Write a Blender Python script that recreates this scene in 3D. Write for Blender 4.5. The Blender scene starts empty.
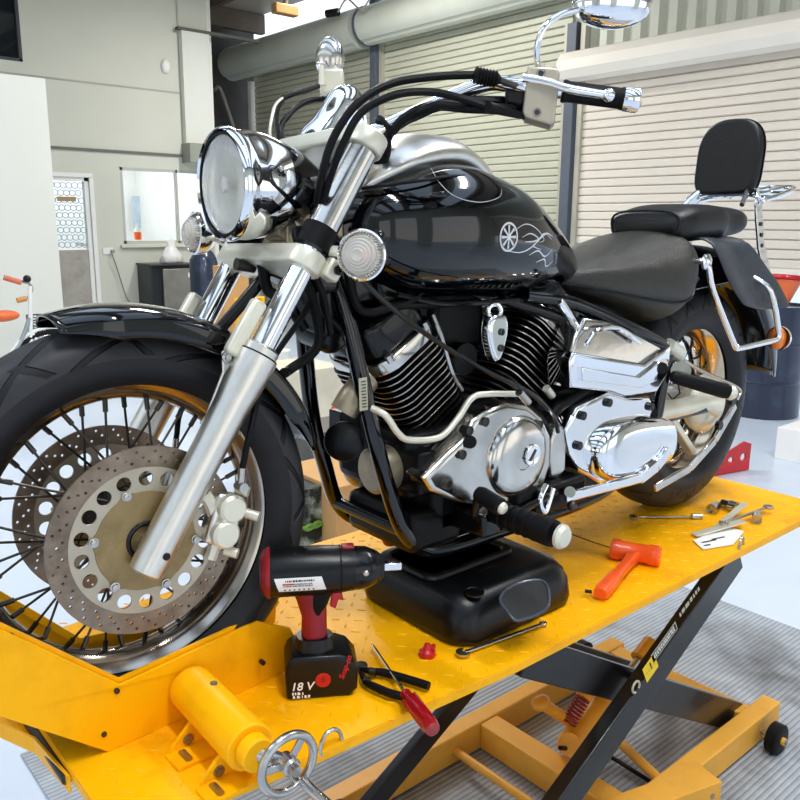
import bpy, bmesh, math, random
import numpy as np
from math import sin, cos, pi, radians, atan2, sqrt
from mathutils import Vector, Matrix
random.seed(4)
C = bpy.context.scene.collection
V = Vector
FLOOR = -0.70                     # table top is z = 0, workshop floor 0.7 m below it

# ---------------------------------------------------------------- camera
CAM = V((-0.4775, -1.2414, 0.8134)); YAW, PITCH, ROLL, FPX = 0.7105, 0.2143, 0.0086, 811.6
fw = V((sin(YAW)*cos(PITCH), cos(YAW)*cos(PITCH), -sin(PITCH)))
r0 = V((cos(YAW), -sin(YAW), 0)); u0 = r0.cross(fw)
rt = r0*cos(ROLL)+u0*sin(ROLL); up = -r0*sin(ROLL)+u0*cos(ROLL)
cd = bpy.data.cameras.new('camera'); cam = bpy.data.objects.new('camera', cd); C.objects.link(cam)
M3 = Matrix((rt, up, -fw)).transposed(); cam.matrix_world = Matrix.Translation(CAM) @ M3.to_4x4()
cd.sensor_width = 36; cd.lens = FPX/800*36; cd.clip_start = .05; cd.clip_end = 200
bpy.context.scene.camera = cam
def at(px, py, x=None, y=None, z=None):
    d = fw + rt*(px-400)/FPX - up*(py-400)/FPX
    if x is not None: k = (x-CAM.x)/d.x
    elif y is not None: k = (y-CAM.y)/d.y
    else: k = (z-CAM.z)/d.z
    return CAM + d*k
STEER = Matrix.Translation((-.132,0,0)) @ Matrix.Rotation(-.0544, 4, V((sin(radians(33)),0,cos(radians(33))))) @ Matrix.Translation((.132,0,0))
STI = STEER.inverted()
def atS(px, py, y):
    a = STI @ CAM; b = STI @ (CAM + fw + rt*(px-400)/FPX - up*(py-400)/FPX); d = b-a
    return a + d*((y-a.y)/d.y)

# ---------------------------------------------------------------- materials
def srgb(h):
    h = h.lstrip('#'); c = [int(h[i:i+2],16)/255 for i in (0,2,4)]
    return tuple(x/12.92 if x < .04045 else ((x+.055)/1.055)**2.4 for x in c)+(1,)
MATS = {}
def mat(name, col, rough=.5, metal=0, var=.12, scale=8, bump=0, bscale=60, coat=0, spec=.5, trans=0, dirt=None, dirtamt=.5, dscale=3, ior=1.45, emit=None, estr=1, stretch=None, rvar=.15):
    m = bpy.data.materials.new(name); m.use_nodes = True; nt = m.node_tree; N = nt.nodes; L = nt.links
    b = N['Principled BSDF']; c = srgb(col) if isinstance(col, str) else col
    tc = N.new('ShaderNodeTexCoord'); src = tc.outputs['Object']
    if stretch:
        mp = N.new('ShaderNodeMapping'); mp.inputs['Scale'].default_value = stretch; L.new(src, mp.inputs[0]); src = mp.outputs[0]
    n = N.new('ShaderNodeTexNoise'); n.inputs['Scale'].default_value = scale; n.inputs['Detail'].default_value = 6; L.new(src, n.inputs['Vector'])
    cr = N.new('ShaderNodeValToRGB'); cr.color_ramp.elements[0].position = .3; cr.color_ramp.elements[1].position = .7
    cr.color_ramp.elements[0].color = tuple(v*(1-var) for v in c[:3])+(1,); cr.color_ramp.elements[1].color = tuple(min(1,v*(1+var)) for v in c[:3])+(1,)
    L.new(n.outputs['Fac'], cr.inputs[0]); out = cr.outputs[0]
    if dirt:
        n2 = N.new('ShaderNodeTexNoise'); n2.inputs['Scale'].default_value = dscale; n2.inputs['Detail'].default_value = 10; n2.inputs['Roughness'].default_value = .65; L.new(src, n2.inputs['Vector'])
        r2 = N.new('ShaderNodeValToRGB'); r2.color_ramp.elements[0].position = .5; r2.color_ramp.elements[1].position = .72
        r2.color_ramp.elements[1].color = (dirtamt,)*3+(1,)
        r2.color_ramp.elements[0].color = (0,0,0,1); L.new(n2.outputs['Fac'], r2.inputs[0])
        mx = N.new('ShaderNodeMixRGB'); L.new(r2.outputs[0], mx.inputs[0]); L.new(out, mx.inputs[1]); mx.inputs[2].default_value = srgb(dirt); out = mx.outputs[0]
    L.new(out, b.inputs['Base Color'])
    mr = N.new('ShaderNodeMapRange'); mr.inputs['To Min'].default_value = max(0,rough*(1-rvar)); mr.inputs['To Max'].default_value = min(1,rough*(1+rvar)); L.new(n.outputs['Fac'], mr.inputs[0]); L.new(mr.outputs[0], b.inputs['Roughness'])
    b.inputs['Metallic'].default_value = metal; b.inputs['Coat Weight'].default_value = coat; b.inputs['Coat Roughness'].default_value = .03
    b.inputs['Specular IOR Level'].default_value = spec; b.inputs['Transmission Weight'].default_value = trans; b.inputs['IOR'].default_value = ior
    if bump:
        nb = N.new('ShaderNodeTexNoise'); nb.inputs['Scale'].default_value = bscale; nb.inputs['Detail'].default_value = 4; L.new(src, nb.inputs['Vector'])
        bp = N.new('ShaderNodeBump'); bp.inputs['Strength'].default_value = bump; bp.inputs['Distance'].default_value = .01; L.new(nb.outputs['Fac'], bp.inputs['Height']); L.new(bp.outputs[0], b.inputs['Normal'])
    if emit: b.inputs['Emission Color'].default_value = srgb(emit); b.inputs['Emission Strength'].default_value = estr
    MATS[name] = m; return m
chrome = mat('chrome', '#f0f0f2', .06, 1, .03, 5)
chromeold = mat('polished_alloy', '#cdc9c2', .17, 1, .16, 16, bump=.05, bscale=24, rvar=.7)
alloy = mat('brushed_alloy', '#e2dfd8', .3, 1, .05, 20, bump=.01)
fork_al = mat('fork_alloy', '#dfdbd2', .34, 1, .05, 30)
cream = mat('satin_alloy', '#dedac8', .38, .55, .04, 12)
discsteel = mat('disc_steel', '#8c7c6c', .32, 1, .25, 30, dirt='#5a3e28', dirtamt=.5, dscale=20)
bronze = mat('bronze_alloy', '#97825c', .4, .85, .15, 20, dirt='#5b4326', dirtamt=.5, dscale=14)
carrier = mat('carrier_alloy', '#b5ab99', .42, .8, .1, 20)
blackpaint = mat('black_gloss_paint', '#030408', .08, 0, .1, 4, coat=.6, spec=.35)
blackmetal = mat('black_metal', '#050608', .25, 0, .2, 10, coat=.2, spec=.35)
blackrub = mat('black_rubber', '#08080a', .5, 0, .2, 20, bump=.1, bscale=200, spec=.2)
tyrem = mat('tyre_rubber', '#0b0c0f', .45, 0, .2, 15, bump=.06, bscale=180, spec=.35)
def treadmat(name, reps, k1, k2):
    m = mat(name, '#29292c', .5, 0, .25, 25, spec=.4); nt = m.node_tree; N = nt.nodes; L = nt.links; b = N['Principled BSDF']
    def val(s, x):
        if isinstance(x, (int, float)): s.default_value = x
        else: L.new(x, s)
    def M(op, a, b_=0, c=0):
        n = N.new('ShaderNodeMath'); n.operation = op; val(n.inputs[0], a); val(n.inputs[1], b_); val(n.inputs[2], c); return n.outputs[0]
    at_ = N.new('ShaderNodeAttribute'); at_.attribute_name = 'tread'; sp = N.new('ShaderNodeSeparateXYZ'); L.new(at_.outputs['Vector'], sp.inputs[0])
    th = M('ARCTAN2', sp.outputs[1], sp.outputs[0]); bs = sp.outputs[2]; ab = M('ABSOLUTE', bs); sg = M('GREATER_THAN', bs, 0)
    q = M('ADD', M('MULTIPLY', th, reps/(2*pi)), M('MULTIPLY', sg, .5))
    def line(ph, w): return M('SUBTRACT', 1, M('DIVIDE', M('ABSOLUTE', M('SUBTRACT', M('FRACT', ph), .5)), w))
    g1 = M('MULTIPLY', line(M('SUBTRACT', q, M('MULTIPLY', M('POWER', ab, 1.6), k1)), .085), M('GREATER_THAN', ab, .12))
    g2 = M('MULTIPLY', line(M('ADD', M('ADD', q, .45), M('MULTIPLY', M('POWER', ab, 2), k2)), .060), M('MULTIPLY', M('GREATER_THAN', ab, .5), M('LESS_THAN', ab, .95)))
    g3 = M('SUBTRACT', 1, M('DIVIDE', ab, .03))
    g = M('MAXIMUM', M('MAXIMUM', g1, g2), g3); g = M('MULTIPLY', g, 3.0); g.node.use_clamp = True
    ed = M('LESS_THAN', ab, 1.0); g = M('MULTIPLY', g, ed)
    mx = N.new('ShaderNodeMixRGB'); L.new(g, mx.inputs[0]); mx.inputs[2].default_value = (.003,.003,.004,1)
    wl = N.new('ShaderNodeMixRGB'); L.new(ed, wl.inputs[0]); wl.inputs[1].default_value = (.007,.007,.009,1)
    old = b.inputs['Base Color'].links[0].from_socket; L.new(old, wl.inputs[2]); L.new(wl.outputs[0], mx.inputs[1]); L.new(mx.outputs[0], b.inputs['Base Color'])
    bp = N.new('ShaderNodeBump'); bp.invert = True; bp.inputs['Strength'].default_value = 1; bp.inputs['Distance'].default_value = .004; L.new(g, bp.inputs['Height']); L.new(bp.outputs[0], b.inputs['Normal'])
    return m
ftread = treadmat('front_tyre_rubber', 12, 1.0, .35); rtread = treadmat('rear_tyre_rubber', 20, .8, .3)
treadm = mat('tread_dusty_rubber', '#2c2c2f', .5, 0, .25, 25, bump=.08, bscale=160, spec=.4)
groovem = mat('tread_groove_rubber', '#050506', .7, 0, .1, 20, spec=.15)
blackplast = mat('black_plastic', '#07080b', .32, 0, .15, 12, bump=.03, bscale=200, spec=.4)
engblack = mat('engine_black', '#060608', .4, 0, .3, 30, bump=.1, spec=.22)
finm = mat('fin_black', '#08080a', .42, 0, .2, 30, spec=.35)
finedge = mat('fin_edge_bright', '#b9b4aa', .3, 1, .15, 30)
rimm = mat('rim_chrome', '#b3aaa0', .16, 1, .12, 12)
spokem = mat('spoke_steel', '#4a4642', .35, 1, .2, 30)
leather = mat('black_leather', '#0b0c0f', .4, 0, .25, 30, bump=.12, bscale=220, spec=.4)
leather2 = mat('seat_leather_sheen_grain', '#1f1c14', .31, 0, .6, 160, bump=.35, bscale=340, spec=.7)  # warm speckled colour stands in for golden sheen; the bump is grain
greyleather = mat('grey_leather', '#33373e', .42, 0, .2, 20, bump=.2, bscale=120)
yellow = mat('yellow_paint', '#ffb400', .4, 0, .03, 6, spec=.25, dirt='#b06a0c', dirtamt=.25, dscale=9)
yellowplate = mat('yellow_plate_paint', '#ffb200', .42, 0, .05, 5, spec=.25, dirt='#9a5c08', dirtamt=.4, dscale=7, bump=.05, bscale=40)
yellowold = mat('base_yellow_paint', '#ecab3e', .45, 0, .08, 6, dirt='#8a6a30', dirtamt=.35, dscale=6)
orange = mat('orange_hammer_rubber', '#f2581a', .35, 0, .06, 10, coat=.3, dirt='#8c2306', dirtamt=.4, dscale=30)
red = mat('red_plastic', '#c0101a', .35, 0, .1, 10, coat=.2)
darkred = mat('dark_red_grip', '#8a0d1a', .4, 0, .15, 16, coat=.1)
redtrans = mat('clear_red_plastic', '#b3101c', .12, 0, .1, 10, trans=.35, coat=.6)
steel = mat('tool_steel', '#b9b7b4', .24, 1, .15, 30)
darksteel = mat('dark_steel', '#4a4744', .4, .9, .25, 20)
white = mat('white_card', '#eceae6', .6, 0, .02, 10)
whitepaint = mat('white_paint', '#e9e9e4', .5, 0, .03, 3)
brown = mat('cardboard', '#c99a62', .8, 0, .08, 6)
amber = mat('sticker_yellow', '#f0c81a', .5, 0, .03, 10)
stickergrey = mat('sticker_grey', '#b7b19a', .5, 0, .08, 30)
black = mat('print_black', '#0a0a0a', .6, 0, .05, 10)
whiteprint = mat('print_white', '#f2f0ee', .6, 0, .02, 10)
silverprint = mat('print_silver', '#cfd2d6', .35, .3, .05, 10)
redprint = mat('print_red', '#cc1a22', .5, 0, .05, 10)
navy = mat('navy_steel', '#222c42', .3, .1, .15, 4, coat=.4, dirt='#49556b', dirtamt=.5, dscale=5)
legm = mat('leg_black_paint', '#0b0c10', .3, 0, .3, 12, coat=.2, dirt='#3a3a2c', dirtamt=.4, dscale=5)
olive = mat('oily_grey_steel', '#3c3b33', .4, .3, .2, 10)
tan = mat('exhaust_tan', '#9d927c', .4, .7, .2, 20, dirt='#59503f', dirtamt=.6, dscale=16)
glass = mat('lens_glass', '#ffffff', .06, 0, .0, 5, trans=1, ior=1.4, bump=.10, bscale=45)
reflector = mat('reflector', '#f4f0ea', .4, .5, .12, 9)
lensind = mat('indicator_lens', '#faf5ec', .12, 0, .03, 20, trans=.55, ior=1.35)
amberbulb = mat('amber_bulb', '#e8863a', .25, .3, .05, 10, coat=.5)
wallgrey = mat('wall_paint_grey', '#cccdc0', .7, 0, .02, 2)
wallwhite = mat('partition_white', '#dcdcd2', .6, 0, .015, 2)
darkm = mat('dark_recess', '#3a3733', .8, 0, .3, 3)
shutter = mat('shutter_green_grey', '#c3c3b0', .45, .1, .05, 1.2, stretch=(1,.6,1))
shutterw = mat('shutter_cream', '#e6ddd0', .45, .05, .04, 1.2)
shutterbox = mat('shutter_box_grey', '#cfd2c6', .45, .1, .06, 1.5)
shutterboxw = mat('shutter_box_cream', '#f3ece0', .45, .05, .04, 1.5)
columnm = mat('column_paint', '#5f6671', .5, .2, .12, 3)
postm = mat('door_guide', '#b9b5a6', .5, .3, .1, 4)
ceilm = mat('ceiling_sheet', '#a39a8c', .55, 0, .2, 1.2, dirt='#7f6a55', dirtamt=.5, dscale=1.2)
beamm = mat('beam_rust', '#5e5348', .6, .1, .25, 3)
floorm = mat('floor_concrete', '#c9d3e0', .3, 0, .06, .8, bump=.03, bscale=20, dirt='#a9b7cc', dirtamt=.6, dscale=.7)

def matmat():
    m = mat('ribbed_floor_mat', '#a9afb6', .55, 0, .18, 6, dirt='#4a4640', dirtamt=.85, dscale=1.6)
    nt = m.node_tree; N = nt.nodes; L = nt.links; b = N['Principled BSDF']
    tc = N.new('ShaderNodeTexCoord'); w = N.new('ShaderNodeTexWave'); w.wave_type = 'BANDS'; w.bands_direction = 'Y'; w.inputs['Scale'].default_value = 19; w.inputs['Distortion'].default_value = .35; w.inputs['Detail'].default_value = 2; w.inputs['Detail Scale'].default_value = 3
    L.new(tc.outputs['Object'], w.inputs['Vector'])
    r = N.new('ShaderNodeValToRGB'); r.color_ramp.elements[0].position = .0; r.color_ramp.elements[0].color = (.55,.55,.57,1); r.color_ramp.elements[1].position = .3; r.color_ramp.elements[1].color = (1,1,1,1); L.new(w.outputs['Fac'], r.inputs[0])
    mx = N.new('ShaderNodeMixRGB'); mx.blend_type = 'MULTIPLY'; mx.inputs[0].default_value = 1
    old = b.inputs['Base Color'].links[0].from_socket; L.new(old, mx.inputs[1]); L.new(r.outputs[0], mx.inputs[2]); L.new(mx.outputs[0], b.inputs['Base Color'])
    bp = N.new('ShaderNodeBump'); bp.inputs['Strength'].default_value = .35; bp.inputs['Distance'].default_value = .006; L.new(w.outputs['Fac'], bp.inputs['Height']); L.new(bp.outputs[0], b.inputs['Normal'])
    return m
matm = matmat()

# ---------------------------------------------------------------- mesh helpers
def frame(axis, hint=None):
    a = V(axis).normalized(); h = V(hint) if hint is not None else (V((0,0,1)) if abs(a.z) < .9 else V((1,0,0)))
    u = h.cross(a)
    if u.length < 1e-6: u = V((0,1,0)).cross(a)
    u.normalize(); return u, a.cross(u), a
class MB:
    def __init__(s): s.v = []; s.f = []; s.mi = []; s.cm = 0
    def add(s, vs, fs):
        o = len(s.v); s.v += [V(p) for p in vs]; s.f += [tuple(i+o for i in f) for f in fs]; s.mi += [s.cm]*len(fs); return s
    def box(s, c, sz, rot=None, axes=None):
        R = rot if rot is not None else Matrix.Identity(3)
        if axes: R = Matrix([V(a).normalized() for a in axes]).transposed()
        c = V(c); h = V(sz)*.5
        vs = [c + R @ V((x*h.x,y*h.y,z*h.z)) for x in (-1,1) for y in (-1,1) for z in (-1,1)]
        return s.add(vs, [(0,1,3,2),(4,6,7,5),(0,4,5,1),(2,3,7,6),(0,2,6,4),(1,5,7,3)])
    def bar(s, a, b, w, h, hint=(0,0,1)):
        a, b = V(a), V(b); u, v, n = frame(b-a, hint)
        return s.box((a+b)/2, (w, h, (b-a).length), axes=(u, v, n))
    def rings(s, rings, caps=True, closed=False):
        n = len(rings[0]); vs = [p for r in rings for p in r]; fs = []
        m = len(rings); rng = range(m if closed else m-1)
        for i in rng:
            j = (i+1) % m
            for k in range(n): fs.append((i*n+k, i*n+(k+1)%n, j*n+(k+1)%n, j*n+k))
        if caps and not closed: fs.append(tuple(range(n))[::-1]); fs.append(tuple((m-1)*n+k for k in range(n)))
        return s.add(vs, fs)
    def cyl(s, a, b, r, r2=None, n=20, caps=True):
        a, b = V(a), V(b); r2 = r if r2 is None else r2; u, v, w = frame(b-a)
        R = lambda c, q: [c+(u*cos(t)+v*sin(t))*q for t in [2*pi*k/n for k in range(n)]]
        return s.rings([R(a,r), R(b,r2)], caps)
    def lathe(s, prof, o, axis, n=40, caps=True, hint=None):
        o = V(o); u, v, w = frame(axis, hint)
        return s.rings([[o+w*h+(u*cos(t)+v*sin(t))*max(r,1e-5) for t in [2*pi*k/n for k in range(n)]] for h, r in prof], caps)
    def tube(s, pts, r, n=10, closed=False, sub=6, caps=True, flat=None):
        P = [V(p) for p in pts]
        if sub > 1 and len(P) > 2:
            Q = []
            m = len(P)
            for i in range(m if closed else m-1):
                p1, p2 = P[i], P[(i+1)%m]
                p0 = P[(i-1)%m] if (closed or i > 0) else p1*2-p2
                p3 = P[(i+2)%m] if (closed or i+2 < m) else p2*2-p1
                for k in range(sub):
                    t = k/sub; Q.append(.5*((2*p1)+(p2-p0)*t+(2*p0-5*p1+4*p2-p3)*t*t+(3*p1-p0-3*p2+p3)*t**3))
            if not closed: Q.append(P[-1])
            P = Q
        m = len(P); rings = []; u = None
        for i in range(m):
            if closed: d = P[(i+1)%m]-P[i-1]
            else: d = P[min(i+1,m-1)]-P[max(i-1,0)]
            d.normalize()
            if u is None: u, v, _ = frame(d)
            u = (u-d*u.dot(d)).normalized(); v = d.cross(u)
            q = r(i/(m-1)) if callable(r) else r
            rings.append([P[i]+(u*cos(t)+v*sin(t))*q for t in [2*pi*k/n for k in range(n)]])
        return s.rings(rings, caps, closed)
    def ell(s, c, r, n=20, m=12, R=None):
        c = V(c); r = V(r) if hasattr(r, '__len__') else V((r,r,r)); R = R or Matrix.Identity(3)
        rg = []
        for i in range(m+1):
            a = -pi/2+pi*i/m; rg.append([c+R@V((max(cos(a),1e-4)*cos(t)*r.x, max(cos(a),1e-4)*sin(t)*r.y, sin(a)*r.z)) for t in [2*pi*k/n for k in range(n)]])
        return s.rings(rg)
    def torus(s, c, axis, R, r, n=40, k=10):
        u, v, w = frame(axis); c = V(c)
        return s.tube([c+(u*cos(t)+v*sin(t))*R for t in [2*pi*i/n for i in range(n)]], r, k, closed=True, sub=1)
    def grid(s, P):
        a, b = len(P), len(P[0]); return s.add([p for r in P for p in r], [(i*b+j, (i+1)*b+j, (i+1)*b+j+1, i*b+j+1) for i in range(a-1) for j in range(b-1)])
    def prism(s, pts, ext):
        ext = V(ext); pts = [V(p) for p in pts]; n = len(pts)
        return s.add(pts+[p+ext for p in pts], [tuple(range(n))[::-1], tuple(range(n,2*n))]+[(i,(i+1)%n,(i+1)%n+n,i+n) for i in range(n)])
def rootloc(o):
    l = V((0,0,0))
    while o is not None: l += o.location; o = o.parent
    return l
def obj(name, mb, m, parent=None, bev=0, smooth=35, sub=0, solid=0, T=None, kind=None, label=None, base=None, segs=2):
    me = bpy.data.meshes.new(name)
    vs = [T @ p for p in mb.v] if T is not None else mb.v
    o = bpy.data.objects.new(name, me)
    if base is not None: o.location = base
    off = rootloc(parent) + (V(base) if base is not None else V((0,0,0)))
    me.from_pydata([tuple(p-off) for p in vs], [], mb.f)
    ms = m if isinstance(m, (list, tuple)) else [m]
    for x in ms: me.materials.append(x)
    if len(ms) > 1: me.polygons.foreach_set('material_index', mb.mi)
    bm = bmesh.new(); bm.from_mesh(me); bmesh.ops.recalc_face_normals(bm, faces=bm.faces); bm.to_mesh(me); bm.free()
    me.polygons.foreach_set('use_smooth', [True]*len(me.polygons))
    if smooth is not None and smooth < 180 and not sub: me.set_sharp_from_angle(angle=radians(smooth))
    if parent is not None: o.parent = parent
    C.objects.link(o)
    if solid: q = o.modifiers.new('s','SOLIDIFY'); q.thickness = solid; q.offset = 0
    if bev: q = o.modifiers.new('b','BEVEL'); q.width = bev; q.segments = segs; q.limit_method = 'ANGLE'; q.angle_limit = radians(35); q.harden_normals = False
    if sub: q = o.modifiers.new('ss','SUBSURF'); q.levels = sub; q.render_levels = sub
    if kind: o['kind'] = kind
    if label: o['label'] = label
    return o
def thing(name, label, cat, loc=(0,0,0), group=None):
    o = bpy.data.objects.new(name, None); C.objects.link(o); o.location = loc; o['label'] = label; o['category'] = cat; o.empty_display_size = .1
    if group: o['group'] = group
    return o
def tag(o, label, cat, group=None):
    o['label'] = label; o['category'] = cat
    if group: o['group'] = group
    return o
def struct(name, mb, m, parent=None, **k):
    o = obj(name, mb, m, parent, **k)
    if parent is None: o['kind'] = 'structure'
    return o
def splines(outs, th, bev=0, res=1):
    """filled flat plate (first outline outer, rest holes) in XY, thickness th along Z, centred"""
    cu = bpy.data.curves.new('p', 'CURVE'); cu.dimensions = '2D'; cu.fill_mode = 'BOTH'; cu.extrude = max(th/2-bev, 0); cu.bevel_depth = bev; cu.bevel_resolution = res
    cu.offset = -bev
    for o in outs:
        sp = cu.splines.new('POLY'); sp.points.add(len(o)-1)
        for p, q in zip(sp.points, o): p.co = (q[0], q[1], 0, 1)
        sp.use_cyclic_u = True
    return from_curve(cu)
def from_curve(cu):
    ob = bpy.data.objects.new('tmpc', cu); C.objects.link(ob); bpy.context.view_layer.update()
    dg = bpy.context.evaluated_depsgraph_get(); me = bpy.data.meshes.new_from_object(ob.evaluated_get(dg))
    mb = MB(); mb.add([v.co.copy() for v in me.vertices], [tuple(p.vertices) for p in me.polygons])
    bpy.data.objects.remove(ob); bpy.data.curves.remove(cu); bpy.data.meshes.remove(me); return mb
def mapmb(mb, o, ux, uy, uz=None):
    o, ux, uy = V(o), V(ux), V(uy); uz = V(uz) if uz is not None else ux.cross(uy).normalized()
    mb.v = [o+ux*p.x+uy*p.y+uz*p.z for p in mb.v]; return mb
def text(s, size, th=.0004, shear=0, sp=1, align='CENTER'):
    cu = bpy.data.curves.new('t', 'FONT'); cu.body = s; cu.size = size; cu.extrude = th; cu.shear = shear; cu.space_character = sp; cu.align_x = align; cu.align_y = 'CENTER'; cu.offset = size*.015
    return from_curve(cu)
def circ2(r, n=32, c=(0,0)): return [(c[0]+r*cos(2*pi*k/n), c[1]+r*sin(2*pi*k/n)) for k in range(n)]
def rrect(w, h, r, n=6):
    o = []
    for cx, cy, a in ((w/2-r,h/2-r,0),(-w/2+r,h/2-r,90),(-w/2+r,-h/2+r,180),(w/2-r,-h/2+r,270)):
        for k in range(n+1): t = radians(a+90*k/n); o.append((cx+r*cos(t), cy+r*sin(t)))
    return o
def smoothloop(P, sub=4):
    P = [V(p) for p in P]; m = len(P); Q = []
    for i in range(m):
        p0, p1, p2, p3 = P[i-1], P[i], P[(i+1)%m], P[(i+2)%m]
        for k in range(sub):
            t = k/sub; Q.append(.5*((2*p1)+(p2-p0)*t+(2*p0-5*p1+4*p2-p3)*t*t+(3*p1-p0-3*p2+p3)*t**3))
    return Q
def loftsec(secs, n=28, pw=2.4, axis='x', cy=0):
    """secs: (x, zbot, ztop, halfwidth[, power]) superellipse sections"""
    mb = MB(); rg = []
    for sct in secs:
        x, zb, zt, hw = sct[:4]; p = sct[4] if len(sct) > 4 else pw; zc = (zb+zt)/2; hz = (zt-zb)/2; r = []
        for k in range(n):
            t = 2*pi*k/n; c, s_ = cos(t), sin(t)
            r.append(V((x, cy+hw*math.copysign(abs(c)**(2/p), c), zc+hz*math.copysign(abs(s_)**(2/p), s_))))
        rg.append(r)
    return mb.rings(rg)
def interp(tab, x):
    xs = [t[0] for t in tab]
    return [float(np.interp(x, xs, [t[i] for t in tab])) for i in range(1, len(tab[0]))]
def refine(tab, k=4):
    """catmull-rom refinement of a table"""
    T = [np.array(t, float) for t in tab]; out = []
    for i in range(len(T)-1):
        p0 = T[i-1] if i else 2*T[0]-T[1]; p1, p2 = T[i], T[i+1]; p3 = T[i+2] if i+2 < len(T) else 2*T[-1]-T[-2]
        for j in range(k):
            t = j/k; out.append(.5*((2*p1)+(p2-p0)*t+(2*p0-5*p1+4*p2-p3)*t*t+(3*p1-p0-3*p2+p3)*t**3))
    out.append(T[-1]); return [tuple(o) for o in out]
Y = V((0,1,0))
def dashes(w, rows, h, seed=1, lead=1.6, th=.0004):
    """rows of unreadable small print as short strokes"""
    r = random.Random(seed); mb = MB()
    for i in range(rows):
        y = ((rows-1)/2-i)*h*lead; x = -w/2
        while x < w/2-h*.4:
            l = min(h*r.uniform(.35,1.3), w/2-x); q = splines([[(x,y-h/2),(x+l,y-h/2),(x+l,y+h/2),(x,y+h/2)]] if r.random() < .5 else [[(x,y-h/2),(x+l,y-h/2),(x+l*.7,y+h/2),(x+l*.1,y+h/2)]], th); mb.add(q.v, q.f); x += l+h*r.uniform(.25,.5)
    return mb
#SECTIONS
# ================================================================ MOTORCYCLE
bike = thing('motorcycle', 'black and chrome cruiser motorcycle with wire wheels standing on the yellow lift', 'motorcycle', (.8,0,0))
AX = V((0,0,.328)); FA = V((.549,0,.836)).normalized()      # fork axis direction
FN = V((FA.z,0,-FA.x))                                       # perpendicular to fork, rearward
FY = .125
def fork(z, y=-FY): return V((-.002,y,.311)) + FA*((z-.311)/FA.z)

# ---- wheels
def tyre(c, R, Rr, hw, name, parent, T=None, groove=None, nt=300):
    mb = MB(); prof = []
    np_ = 56
    for k in range(np_+1):
        t = -1+2*k/np_; a = t*pi*.5*1.22
        y = hw*math.copysign(abs(sin(a))**.9, a) if abs(a) <= pi/2 else hw*math.copysign(1-.28*((abs(a)-pi/2)/(pi*.11))**1.6, a)
        prof.append((t, y))
    rg = []
    for i in range(nt):
        th = 2*pi*i/nt; ring = []
        for t, y in prof:
            a = abs(t)
            if a < .70: rr = R-(R-Rr)*.46*(a/.70)**2.3
            else: q = (a-.70)/.30; rr = R-(R-Rr)*(.46+.54*q**1.05)
            ring.append(c+V((rr*cos(th), y, rr*sin(th))))
        rg.append(ring)
    mb2 = MB(); n = len(prof)
    vs = [p for r in rg for p in r]
    fs = [(i*n+k, i*n+k+1, ((i+1)%nt)*n+k+1, ((i+1)%nt)*n+k) for i in range(nt) for k in range(n-1)]
    mb2.add(vs, fs)
    o = obj(name, mb2, groove or tyrem, parent, smooth=None, T=T)
    at_ = o.data.attributes.new('tread', 'FLOAT_VECTOR', 'POINT'); d = []
    for i in range(nt):
        th = 2*pi*i/nt
        for t, y in prof: d += [cos(th), sin(th), t/.74]
    at_.data.foreach_set('vector', d)
    return o
def rim(c, Ro, hw, parent, name='rim', T=None, m=None):
    # wheel rim of U section
    pr = [(-hw,Ro),(-hw-.004,Ro-.004),(-hw,Ro-.010),(-hw*.8,Ro-.016),(-hw*.55,Ro-.028),(0,Ro-.034),(hw*.55,Ro-.028),(hw*.8,Ro-.016),(hw,Ro-.010),(hw+.004,Ro-.004),(hw,Ro),(hw*.75,Ro-.008),(hw*.45,Ro-.018),(0,Ro-.022),(-hw*.45,Ro-.018),(-hw*.75,Ro-.008)]
    mb = MB(); n = 120
    rg = [[c+V((r*cos(2*pi*i/n), y, r*sin(2*pi*i/n))) for y, r in pr] for i in range(n)]
    mb.rings(rg, False, True)
    return obj(name, mb, m or rimm, parent, smooth=60, T=T)
def spokes(c, hr, hy, rr, n, parent, T=None, ph=0):
    for i in range(n):
        s = 1 if i % 2 else -1; d = 1 if (i//2) % 2 else -1
        a1 = 2*pi*(i+.5)/n+ph; a0 = a1 + d*radians(52)
        p0 = c+V((hr*cos(a0), s*hy, hr*sin(a0))); p1 = c+V((rr*cos(a1), s*.006, rr*sin(a1))); pn = p1+(p0-p1).normalized()*.02
        mb = MB(); mb.cyl(p0, pn, .0021, n=7); mb.cyl(pn, p1, .0042, n=7)
        obj('spoke', mb, spokem, parent, T=T)
fwheel = obj('front_wheel', MB().lathe([(-.072,.03),(-.07,.045),(-.055,.048),(-.05,.03),(.05,.03),(.055,.048),(.07,.045),(.072,.03)], AX, (0,1,0), 40), darksteel, bike, T=STEER)
tyre(AX, .328, .236, .063, 'tyre', fwheel, STEER, ftread)
rim(AX, .243, .031, fwheel, T=STEER)
spokes(AX, .045, .05, .212, 40, fwheel, STEER)
obj('axle', MB().cyl((0,-.105,.328),(0,.105,.328),.0105,n=20), steel, fwheel, T=STEER)
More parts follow.
